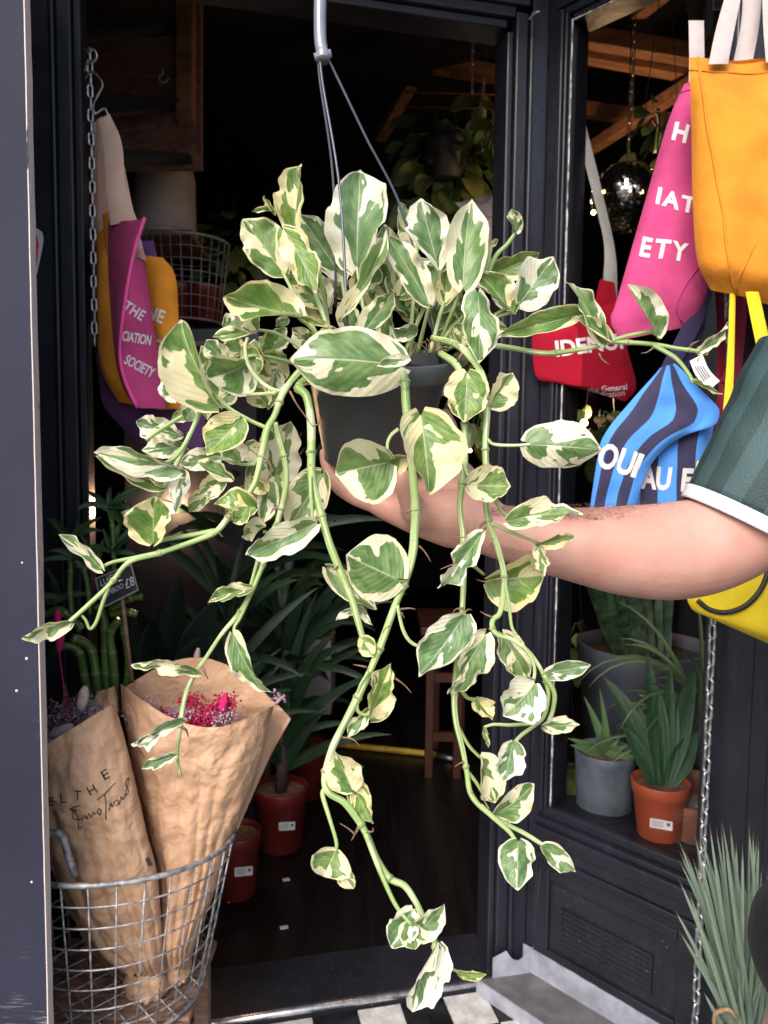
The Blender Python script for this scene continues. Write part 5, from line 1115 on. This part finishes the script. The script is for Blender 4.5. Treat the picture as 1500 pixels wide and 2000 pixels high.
ROOTM = pm('brown_aerial_root', (.20, .115, .07), .8, .4, 80, .4, 200)
SCAR = pm('tan_node_scar', (.27, .28, .13), .7, .4, 90)
plant = root('hanging_pothos', 'variegated trailing pothos in a charcoal hanging pot held up in the doorway', 'houseplant', W(757, 885, .82))
PC = W(738, 694, .80); PUP = V((.03, -.255, .966)).normalized(); PM = axisM(PC - PUP*.118, PUP)
mb = MB(); mb.lathe([(.001, 0), (.053, 0), (.056, .003), (.0745, .096), (.0855, .0975), (.087, .099), (.088, .1165), (.0872, .118), (.0835, .118), (.082, .108), (.078, .100)], PM, 64); mb.build('pot', POTG, plant)
mb = MB(); mb.lathe([(.0005, .103)]+[(.083*k/7, .103+.003*math.sin(k*1.7)-.001*k/7) for k in range(1, 8)], PM, 40); mb.build('soil', SOIL, plant)
# hanger
HB = W(629, 112, .80)
for x, y, d, ex_, ey_, ed in ((624, 100, .80, 679, 640, .735), (621, 100, .80, 656, 600, .86), (634, 100, .80, 792, 430, .84)):
    e_ = W(ex_, ey_, ed); P_ = [W(x, y, d), W(x+(ex_-x)*.12, y+(ey_-y)*.12, d+(ed-d)*.12), W(x+(ex_-x)*.5+ (12 if ex_ < 700 else 0), y+(ey_-y)*.5, d+(ed-d)*.5), e_]
    if ex_ > 700: P_.append(PC + (e_-PC).normalized()*.0 + RT*.07 + FW*.04)
    mb = MB(); mb.tube(cat([tuple(p) for p in P_], 8), .0015, 7); mb.build('hanger_wire', WIREPL, plant)
mb = MB(); pts = [(631, 118, .80), (630, 105, .80), (626, 80, .80), (625, 40, .80), (626, -20, .80), (627, -90, .80), (632, -120, .80), (648, -138, .80), (668, -128, .80), (676, -104, .80)]
mb.tube([W(*q) for q in cat(pts, 5)], [.0095 if k < 6 else (.0082 if k < 28 else .006) for k in range(46)], 10, flat=.85); mb.build('hook', HOOKM, plant)
mb = MB(); mb.tube([W(614, 112, .798), W(647, 104, .798)], .0042, 8); mb.build('hook_collar', HOOKM, plant)

def leaf(bx, by, tx, ty, wl, wr, d, g, y, dt=-.01, bend=0, f=1, cord=.08, rip=.07, bulge=.0, twk=1.0):
    """one leaf of the plant: base and tip, the two half widths as they show, distance; g how green, y how yellow"""
    rnd = random.Random(int(bx*13+by*7+tx*3+ty)); L2 = math.hypot(tx-bx, ty-by); k = d/FPX
    w0 = max(wl, wr, .2*L2)*1.04; aL, aR = math.acos(min(1, max(.02, wl/w0))), math.acos(min(1, max(.02, wr/w0)))
    dx, dy = (tx-bx)/L2, (ty-by)/L2; Lf = RT*dy + UP*dx       # picture-left of the way from base to tip
    Lf = RT*(dy) - UP*(-dx)
    nS, nT = 22, 7; mb = MB(); ph = rnd.uniform(0, 6.28); fr2 = rnd.uniform(1.3, 2.6)
    PE, TE = .46, .62; sm_ = PE/(PE+TE); wmax = sm_**PE*(1-sm_)**TE
    ax = (RT*dx - UP*dy); tw = rnd.uniform(-.42, .42)*twk; ec = rnd.uniform(-.6, .9); ec2 = rnd.uniform(-.6, .9); bz = rnd.uniform(-.06, .14)+bulge; ns_ = rnd.uniform(0, 99)
    for i in range(nS+1):
        s = min(.999, i/nS); q = 4*s*(1-s)
        mid = W(bx+(tx-bx)*s, by+(ty-by)*s, d+dt*s*s) + Lf*bend*k*q - FW*(bz*q*L2*k)
        shp = ((s+.003)**PE*(1-s)**TE)/wmax
        if s > .72: shp *= 1-.62*((s-.72)/.28)**1.5
        wv = w0*k*shp; ta = tw*(s-.35)*2; LT = Lf*math.cos(ta)+FW*math.sin(ta); NM = -FW*math.cos(ta)+Lf*math.sin(ta)
        for j in range(-nT, nT+1):
            tv = j/nT; a = aL if tv < 0 else aR; sd_ = -1 if tv < 0 else 1; at_ = abs(tv)
            aa = a*(.75+.25*at_); ww = wv*(1+.07*mnoise.noise(V((s*4.5+ns_, sd_*3, 0)))+.03*mnoise.noise(V((s*13+ns_, sd_*3, 5))))
            lat = ww*at_*math.cos(aa); hgt_ = ww*at_*math.sin(aa)*f
            hgt_ += ww*(.08*f*(1 if a < .3 else 0)*at_**2 + (ec if sd_ < 0 else ec2)*.45*at_**3*(.4+.6*s))
            rp = rip*L2*k*(math.sin(6.28*fr2*s+ph+(1.7 if sd_ > 0 else 0))+.5*math.sin(6.28*fr2*2.3*s+ph*2))*at_**2*(.25+.75*q)
            rp += .012*L2*k*math.sin(34*(s-.4*at_)+ph)*at_*(1-at_)*2
            cr_ = cord*L2*k*at_*(1-s)**3.2
            p = mid - LT*sd_*lat + NM*(hgt_+rp) - ax*cr_ + LT*rp*.3
            mb.v.append(p); mb.uv.append((s, tv))
    n_ = 2*nT+1
    for i in range(nS):
        for j in range(2*nT): q = i*n_+j; mb.f.append((q, q+1, q+n_+1, q+n_))
    o = mb.build('leaf', LEAF, plant); o.color = (g*.92+.02, min(1, y*.9+.15), rnd.random(), 1); return o
def vine(pts, r0, r1, name='vine', d0=None, d1=None, nodes=True):
    P_ = pts
    if d0 is not None: P_ = [(x, y, d0+((d1 if d1 is not None else d0)-d0)*i/(len(pts)-1)) for i, (x, y) in enumerate(pts)]
    C_ = cat(P_, 7); N_ = len(C_); rr = []
    rnd = random.Random(int(pts[0][0]*31+pts[0][1])); ncount = 0; L_ = 0; nxt = rnd.uniform(.03, .06)
    Wp = [W(*q) for q in C_]
    for i in range(N_):
        if i: L_ += (Wp[i]-Wp[i-1]).length
        r = r0+(r1-r0)*i/(N_-1)
        if nodes and L_ > nxt:
            r *= 1.28; nxt = L_+rnd.uniform(.045, .075)
            if 3 < i < N_-3:
                tdir = (Wp[i+1]-Wp[i-1]).normalized(); sidev = tdir.cross(FW).normalized()*rnd.choice([-1, 1]); rm = r*C_[i][2]/FPX
                mb2 = MB(); mb2.tube([Wp[i]-tdir*.0016, Wp[i], Wp[i]+tdir*.0010], [rm*.93, rm*.97, rm*.9], 9); mb2.build('node_scar', SCAR, plant)
                p1 = Wp[i]+sidev*rm*.8-FW*rm*.3
                if rnd.random() > .3: rr.append(.9*r*C_[i][2]/FPX); continue
                mb2 = MB(); mb2.tube([p1, p1+sidev*.004+tdir*.002, p1+sidev*rnd.uniform(.005, .012)+tdir*rnd.uniform(.002, .009)], [.0016, .0012, .0004], 6); mb2.build('aerial_root', ROOTM, plant)
        rr.append(.9*r*(1+.16*mnoise.noise(Wp[i]*34))*C_[i][2]/FPX)
    mb = MB(); mb.tube(Wp, rr, 10); return mb.build(name, VINE, plant)
def petiole(pts, d0, d1=None, r0=4.2, r1=3.4): return vine(pts, r0, r1, 'petiole', d0, d0 if d1 is None else d1, False)
def aroot(pts, d, r=2.4):
    C_ = cat([(*p, d) for p in pts], 4); mb = MB(); n_ = len(C_); mb.tube([W(*q) for q in C_], [r*(1-.75*i/(n_-1))*d/FPX for i in range(n_)], 6); mb.build('aerial_root', ROOTM, plant)

# --- vines
vine([(640, 690, .79), (590, 722, .755), (554, 766, .735), (537, 810, .73), (521, 840, .725), (512, 885, .72), (497, 945, .715), (470, 985, .71), (448, 1008, .708), (425, 1036, .705), (398, 1050, .70), (312, 1080, .695), (252, 1098, .69), (216, 1140, .685), (172, 1182, .68), (134, 1216, .675)], 8.5, 5)
vine([(420, 1037), (375, 1045), (330, 1052), (305, 1058)], 6, 5, 'petiole', .705, .70, False)
vine([(318, 1078), (260, 1090), (220, 1098), (195, 1110)], 5.5, 4, 'petiole', .695, .685, False)
vine([(214, 1142), (200, 1180), (188, 1215), (176, 1228), (168, 1212), (160, 1202)], 4.5, 3, 'petiole', .685, .68, False)
vine([(536, 825, .73), (548, 870, .735), (559, 920, .735), (556, 965, .735), (543, 1016, .735), (532, 1057, .735), (510, 1112, .732), (488, 1162, .73), (465, 1200, .728), (432, 1240, .725), (404, 1282, .722), (382, 1316, .72), (362, 1362, .715), (350, 1440, .71), (346, 1475, .708), (353, 1515, .706)], 7.5, 3.2)
petiole([(540, 1020), (527, 1040), (514, 1038)], .733); petiole([(506, 1085), (495, 1125), (488, 1150)], .73)
petiole([(488, 1165), (470, 1205), (458, 1225), (458, 1242)], .728, .725); petiole([(380, 1316), (362, 1355), (352, 1400), (346, 1420)], .716)
vine([(640, 720, .77), (585, 752, .735), (600, 776, .72), (608, 830, .715), (608, 892, .712), (610, 936, .71), (628, 1008, .708), (643, 1060, .706), (658, 1099, .705), (686, 1167, .702), (698, 1209, .70), (708, 1244, .70), (714, 1262, .70)], 9.5, 7)
petiole([(606, 930), (608, 980), (612, 1030)], .705, .70)
vine([(770, 705, .74), (788, 730, .705), (794, 800, .70), (802, 880, .70), (811, 985, .70), (809, 1045, .70), (806, 1080, .698), (794, 1128, .696), (772, 1182, .694), (748, 1248, .692), (722, 1312, .69), (694, 1371, .688), (662, 1433, .685), (646, 1470, .683), (634, 1520, .68), (642, 1548, .675), (672, 1567, .672), (698, 1600, .67), (716, 1630, .668), (738, 1682, .665), (762, 1716, .663), (790, 1730, .66), (811, 1760, .658), (826, 1790, .655), (846, 1830, .652), (850, 1858, .648), (846, 1890, .648)], 9.5, 6.5)
vine([(714, 1628, .664), (742, 1700, .66), (772, 1766, .656), (803, 1806, .652)], 6, 4.5, 'petiole', None, None, False)
petiole([(848, 1862), (868, 1884), (897, 1899)], .652, .66, 4, 3)
vine([(640, 1536, .678), (630, 1550, .675), (641, 1590, .67), (656, 1640, .668), (657, 1662, .667)], 6, 4, 'petiole', None, None, False)
petiole([(776, 1182), (788, 1232), (808, 1258), (846, 1266), (876, 1262)], .69, .685); petiole([(720, 1312), (702, 1345), (698, 1385), (712, 1396), (722, 1394)], .685, .69)
petiole([(797, 1128), (785, 1135), (770, 1130)], .694, .688); petiole([(778, 838), (764, 850), (757, 866), (757, 890)], .705, .70)
vine([(860, 690, .76), (893, 715, .74), (906, 760, .725), (908, 829, .715), (907, 910, .71), (898, 988, .71), (904, 1045, .71), (906, 1105, .708), (903, 1186, .706), (897, 1255, .704), (888, 1345, .70), (890, 1405, .70), (904, 1465, .70), (912, 1510, .698), (919, 1549, .696), (942, 1579, .694), (976, 1603, .692), (1023, 1627, .69), (1060, 1650, .688)], 8, 5)
vine([(938, 1574, .692), (972, 1604, .688), (996, 1626, .685), (1010, 1648, .68)], 6.5, 4.5, 'petiole', None, None, False)
petiole([(905, 1195), (918, 1225), (926, 1250), (920, 1275)], .702, .695); petiole([(892, 1415), (915, 1455), (938, 1480)], .70, .71); petiole([(912, 1505), (930, 1528), (942, 1548)], .70, .705); petiole([(906, 905), (912, 925), (920, 935)], .705, .70); petiole([(896, 1340), (912, 1362), (930, 1366)], .705, .715); petiole([(910, 1090), (925, 1105), (945, 1122)], .71, .735)
vine([(845, 660, .78), (892, 673, .755), (921, 700, .735), (944, 740, .72), (951, 800, .715), (948, 865, .71), (949, 910, .708), (948, 970, .706), (954, 1018, .705), (972, 1069, .704), (984, 1120, .703), (983, 1162, .702), (976, 1198, .70), (963, 1210, .698), (962, 1228, .695), (974, 1241, .692), (998, 1248, .69), (1026, 1268, .69), (1052, 1300, .69), (1066, 1332, .69), (1071, 1362, .69), (1062, 1399, .69), (1042, 1418, .69), (1016, 1438, .69), (1003, 1455, .688), (990, 1485, .685)], 8, 4)
petiole([(987, 1144), (994, 1180), (999, 1222), (1008, 1240)], .70, .695); petiole([(1022, 1262), (1040, 1290), (1044, 1318), (1034, 1342), (1004, 1378)], .685, .675); petiole([(1062, 1318), (1082, 1352), (1080, 1385), (1070, 1412)], .685, .695, 6, 4.5); petiole([(1046, 1412), (1000, 1416), (965, 1415), (946, 1420)], .69, .69, 4.5, 3); petiole([(952, 858), (965, 868), (1000, 870), (1036, 868)], .708, .70); petiole([(966, 975), (980, 998), (996, 1012)], .70, .695); petiole([(958, 1022), (1000, 1040), (1050, 1060)], .703, .71, 4, 3)
vine([(860, 670, .79), (940, 672, .765), (1000, 680, .755), (1073, 690, .75), (1160, 677, .747), (1193, 668, .746), (1273, 672, .745), (1320, 680, .745), (1366, 686, .745)], 7, 4)
petiole([(1186, 668), (1225, 656), (1270, 648), (1282, 654)], .745, .742, 5, 4); petiole([(1276, 674), (1320, 700), (1346, 732), (1353, 748)], .744, .742, 5, 4)
vine([(930, 620, .80), (945, 560, .80), (967, 503, .80), (990, 478, .80), (1006, 456, .80)], 6, 4); petiole([(946, 560), (954, 510), (960, 480)], .80)
vine([(560, 752), (544, 764), (512, 748), (486, 714), (479, 680), (484, 660)], 5, 4, 'petiole', .74, .75, False); petiole([(521, 836), (482, 818), (440, 792), (405, 755), (392, 735)], .728, .72, 5, 4); petiole([(540, 768), (500, 770), (470, 772)], .74, .76)
petiole([(395, 785), (387, 812), (363, 864), (340, 895), (318, 906)], .74, .70, 5.5, 4); petiole([(372, 845), (350, 895), (330, 935), (310, 970)], .73, .715, 5.5, 4.5); petiole([(392, 792), (351, 816), (310, 842), (286, 860)], .76, .765, 5.5, 4); petiole([(499, 906), (469, 906), (425, 893)], .725, .75, 4, 3.5); petiole([(448, 1004), (462, 996), (478, 985)], .708, .70, 6, 5)
# --- petioles of the crown, rising from the soil
for (x, y, d, sx, sy) in ((697, 521, .80, 725, 690), (835, 590, .765, 790, 695), (855, 524, .79, 815, 692), (905, 560, .775, 850, 690), (868, 590, .80, 840, 690), (933, 580, .74, 860, 690), (998, 610, .785, 870, 685), (735, 575, .83, 745, 690), (712, 647, .80, 735, 700), (812, 650, .76, 800, 700), (552, 532, .83, 640, 690), (621, 503, .80, 650, 690), (584, 621, .765, 650, 700), (760, 540, .86, 765, 680), (667, 540, .85, 690, 690), (669, 617, .745, 690, 700), (965, 535, .81, 870, 680), (1015, 590, .785, 880, 680), (502, 644, .78, 620, 700), (445, 711, .76, 600, 715), (815, 480, .86, 800, 680), (905, 620, .82, 850, 690), (576, 455, .82, 640, 640)):
    p0 = PC + RT*(sx-738)*.8/FPX + FW*random.uniform(-.03, .045); dm = depth(p0); petiole([(sx, sy), ((x+sx)/2+(x-sx)*.12, (y+sy)/2-18), (x, y)], dm, d, 4.6, 3.6)
# --- leaves: base, tip, half widths, distance, green, yellow
LV_ = [
(697,521,704,331,60,50,.80,.62,.1,.02,0,1,.1), (575,455,588,320,38,17,.82,.25,.75), (536,412,492,413,6,6,.83,.6,.3), (536,420,515,383,5,5,.83,.2,.8),
(552,532,475,427,38,46,.83,.5,.55), (555,450,617,575,30,30,.79,.5,.85,-.02,4), (584,621,437,579,24,50,.76,.95,.75,-.02), (667,540,584,417,36,36,.86,.8,.1),
(669,617,755,447,18,15,.74,.25,.35,.02,-14), (700,575,737,512,30,25,.84,.85,.6), (712,647,769,572,26,22,.80,.55,.35), (770,712,565,702,66,66,.70,.72,.35,-.01,0,-1,.16,.03),
(797,702,735,716,12,14,.685,.1,.2), (812,650,764,640,25,8,.76,.85,.1), (500,645,414,658,12,17,.78,.45,.55,-.01,4), (501,644,461,591,22,20,.77,.2,.4), (445,711,402,664,20,22,.76,.55,.4),
(505,668,540,768,38,38,.83,.7,.6), (488,705,403,738,62,15,.765,.95,.3,-.02,6), (428,783,353,624,68,14,.72,.95,.6,-.01,8,1,.12,.03), (345,782,318,728,22,20,.78,.5,.1), (387,788,360,822,20,20,.76,.6,.3),
(468,818,404,890,38,40,.72,.55,.9,-.01), (346,915,183,884,36,12,.70,.62,.2,-.01,-4), (318,948,186,890,18,6,.71,.8,.6), (357,922,344,1002,20,22,.755,.45,.0,-.02), (345,872,277,880,22,20,.79,.6,.2), (428,888,350,908,24,22,.80,.55,.15), (452,935,376,898,12,18,.735,.6,.5), (440,935,388,966,22,22,.74,.5,.5),
(498,990,418,985,14,42,.70,.6,.85,-.01,6), (484,992,456,1022,18,18,.69,.8,.8), (518,1030,472,1048,6,26,.725,.45,.5), (300,1060,303,968,52,36,.70,.7,.85,-.02), (272,1014,238,1000,10,12,.715,.8,.6),
(198,1112,114,1044,11,17,.685,.62,.3,-.01,-5), (137,1217,42,1246,25,8,.665,.35,.5,-.01,-4), (490,1150,407,1176,10,18,.725,.6,.6,-.01,-4), (457,1240,531,1352,20,28,.72,.55,.4,-.01,-8), (386,1317,256,1298,16,9,.715,.55,.4,-.01,-14), (360,1408,256,1453,12,12,.70,.6,.0,-.01,-4), (343,1475,277,1501,11,11,.70,.7,.1,-.01,-3),
(628,926,562,1036,42,42,.80,.75,.5), (614,1024,479,1084,34,26,.70,.72,.25,-.02), (535,938,568,822,42,45,.86,.4,.3), (758,903,654,926,74,46,.695,.72,.35,-.01,0,1,.14,.03), (792,894,744,908,28,8,.725,.35,1.0),
(822,812,838,968,72,46,.665,.6,.7,-.01,0,1,.1,.04), (912,728,906,826,40,42,.71,.45,.8), (958,792,1002,728,18,36,.71,.4,.6), (1036,868,1176,880,50,42,.70,.62,.25,-.01,0,-1,.14,.03), (914,948,998,950,40,32,.69,.5,.6), (994,1018,1139,1007,32,22,.69,.7,.5,-.01,8),
(940,1044,854,1149,20,24,.68,.55,.2), (952,1132,1063,1124,36,60,.735,.3,.8,.0), (1049,1062,1124,1048,8,16,.71,.7,.7), (1051,1062,1062,1126,10,14,.712,.5,.6), (774,1130,676,1084,64,68,.685,.85,.4,-.01,0,-1,.2,.03), (640,1110,735,1191,24,22,.80,.75,.5), (690,1190,656,1212,8,9,.715,.15,.1), (700,1186,728,1222,8,9,.715,.15,.3),
(706,1246,730,1284,20,16,.695,.2,.9), (905,1203,818,1322,36,42,.69,.7,.1), (948,1240,874,1356,40,26,.685,.45,.45), (982,1238,1032,1332,26,28,.73,.45,.5), (1044,1335,982,1398,42,46,.67,.25,.2,-.01), (930,1364,962,1406,22,16,.72,.1,.9), (1066,1316,1154,1299,18,18,.70,.9,.1), (1062,1418,1132,1416,18,14,.695,.45,.4), (946,1420,955,1460,4,6,.69,.7,.9), (1002,1450,984,1526,30,28,.68,.4,.1), (938,1478,968,1568,36,14,.71,.35,.45), (968,1588,1043,1530,26,32,.70,.55,.4), (1012,1644,1010,1739,36,34,.67,.6,.2,-.01,0,-1), (1060,1654,1124,1703,24,16,.68,.55,.3),
(722,1402,764,1295,16,34,.69,.5,.8), (722,1386,679,1442,12,16,.695,.3,.4), (688,1542,654,1466,34,34,.672,.4,.7), (684,1530,730,1608,28,20,.68,.97,.9), (657,1660,632,1712,42,40,.662,.3,.6), (662,1680,690,1736,16,18,.668,.2,.6),
(806,1776,764,1851,26,30,.655,.65,.1), (808,1828,868,1765,26,24,.655,.7,.1), (800,1800,812,1854,28,26,.652,.75,.5), (852,1846,806,1976,46,10,.645,.02,.05,-.01,-6), (896,1898,950,1903,11,7,.66,.85,.8),
(855,524,820,388,36,42,.79,.7,.0), (815,482,779,394,26,22,.86,.45,.5), (835,590,755,459,28,30,.765,.88,.25), (905,560,922,388,40,42,.775,.4,.4,.02,4), (868,592,876,503,20,26,.80,.6,.7), (933,572,935,711,36,33,.725,.82,.3,-.01,0,-1), (998,610,934,530,15,36,.785,.85,.6), (965,535,1055,492,18,30,.82,.95,.8), (1015,592,1082,501,36,44,.785,.6,.05), (1008,455,1000,408,11,15,.80,.35,.3), (957,482,973,467,6,6,.80,.3,.5),
(1132,614,972,656,22,22,.75,.7,.6,-.01,4), (1178,668,1106,550,22,20,.742,.55,.4), (1192,664,1122,618,12,16,.74,.6,.5), (1282,657,1226,555,12,32,.74,.55,.3), (1365,688,1421,629,11,13,.745,.6,.4,.0,-4), (1352,746,1412,769,5,4,.742,.5,.6),
(760,540,752,438,26,24,.87,.85,.05), (905,620,895,575,15,16,.82,.8,.5), (905,682,878,636,8,8,.75,.3,.5), (640,636,584,620,8,7,.76,.6,.8), (562,622,538,638,11,10,.78,.85,.05), (428,788,400,735,16,16,.775,.5,.6), (640,600,600,540,28,28,.85,.8,.3), (780,600,800,520,26,26,.87,.85,.2), (850,640,880,560,24,24,.85,.8,.3), (700,660,660,590,22,24,.84,.7,.4), (745,660,760,600,18,18,.84,.75,.3), (470,760,430,700,26,30,.80,.7,.6), (470,900,440,850,26,26,.78,.6,.3), (1000,600,960,560,22,22,.83,.8,.4), (620,690,570,640,22,22,.82,.7,.5), (520,700,560,640,22,24,.81,.7,.5),
(520,790,480,740,24,26,.78,.5,.8), (400,800,372,760,20,22,.775,.6,.5), (355,850,300,835,16,14,.785,.6,.3), (480,870,520,900,20,22,.80,.5,.5), (410,960,370,1000,16,18,.77,.6,.6), (520,960,490,930,18,18,.75,.5,.9), (440,640,480,610,18,16,.80,.6,.3), (470,690,440,660,18,20,.80,.4,.6), (560,590,520,570,16,18,.82,.7,.4), (660,660,620,650,16,18,.77,.6,.6), (880,660,915,640,16,18,.80,.7,.6), (950,650,990,640,14,18,.79,.6,.7), (840,600,815,560,18,18,.83,.6,.3), (730,560,700,500,22,22,.87,.7,.2), (600,560,560,520,22,24,.85,.6,.6), (870,480,850,440,18,20,.86,.6,.2), (360,930,330,905,14,12,.745,.4,.2), (300,1020,270,1045,16,14,.71,.7,.8),
]
rl = random.Random(41)
for i_ in range(24):                                  # inner crown
    an = R(rl.uniform(8, 172)); b0 = (738+rl.uniform(-90, 110), 640+rl.uniform(-40, 30)); ln = rl.uniform(70, 115); wd_ = ln*rl.uniform(.24, .34)
    LV_.append((b0[0]+math.cos(an)*50, b0[1]-math.sin(an)*45, b0[0]+math.cos(an)*(50+ln), b0[1]-math.sin(an)*(45+ln), wd_, wd_*rl.uniform(.6, 1), rl.uniform(.835, .90), rl.uniform(.4, .95), rl.uniform(0, .8)))
for i_ in range(18):                                  # left cluster
    b0 = (rl.uniform(340, 560), rl.uniform(650, 960)); an = R(rl.uniform(120, 290)); ln = rl.uniform(50, 85); wd_ = ln*rl.uniform(.26, .36)
    LV_.append((b0[0], b0[1], b0[0]+math.cos(an)*ln, b0[1]-math.sin(an)*ln, wd_, wd_*rl.uniform(.5, 1), rl.uniform(.765, .83), rl.uniform(.4, .9), rl.uniform(.1, .9)))
for i_, a_ in enumerate(LV_):
    big = a_[4]+a_[5] > 80
    leaf(*a_, **({} if big else dict(twk=1.9)))
for pts, d in (([(520, 892), (530, 915), (522, 940), (513, 962)], .70), ([(566, 764), (580, 790), (598, 815), (610, 832)], .71), ([(610, 832), (622, 828), (624, 818)], .70), ([(818, 1066), (830, 1078), (842, 1098)], .69), ([(782, 1190), (800, 1188), (812, 1190)], .685), ([(784, 1196), (790, 1208)], .685), ([(760, 1222), (750, 1232), (746, 1240)], .69), ([(716, 1303), (702, 1300), (690, 1298)], .685), ([(772, 1325), (790, 1338), (804, 1354)], .70), ([(668, 1440), (690, 1444), (704, 1460)], .68), ([(694, 1630), (680, 1618), (664, 1608)], .665), ([(716, 1624), (728, 1624), (728, 1616)], .662), ([(905, 1188), (890, 1190), (882, 1202)], .70), ([(906, 1196), (916, 1190), (922, 1192)], .70), ([(960, 1205), (948, 1200), (938, 1194)], .695), ([(906, 1488), (896, 1492), (888, 1498)], .695), ([(950, 1030), (920, 1048), (868, 1048)], .695), ([(978, 1130), (950, 1136), (930, 1132)], .695), ([(1170, 690), (1176, 702), (1190, 712)], .742), ([(1275, 680), (1264, 688), (1252, 690)], .742), ([(427, 1038), (432, 1046), (436, 1048)], .70), ([(905, 1098), (880, 1104), (860, 1112)], .70), ([(955, 1580), (948, 1568), (944, 1560)], .69), ([(232, 1135), (240, 1132)], .68), ([(660, 1105), (652, 1112), (646, 1112)], .70)): aroot(pts, d)
# loose fine roots and soil crumbs on top of the pot
random.seed(3)
for i in range(16): x = random.uniform(770, 880); aroot([(x, 690+random.uniform(-5, 8)), (x+random.uniform(-14, 14), 670), (x+random.uniform(-26, 26), 668+random.uniform(-20, 14))], .77+random.uniform(-.02, .03), 1.2)
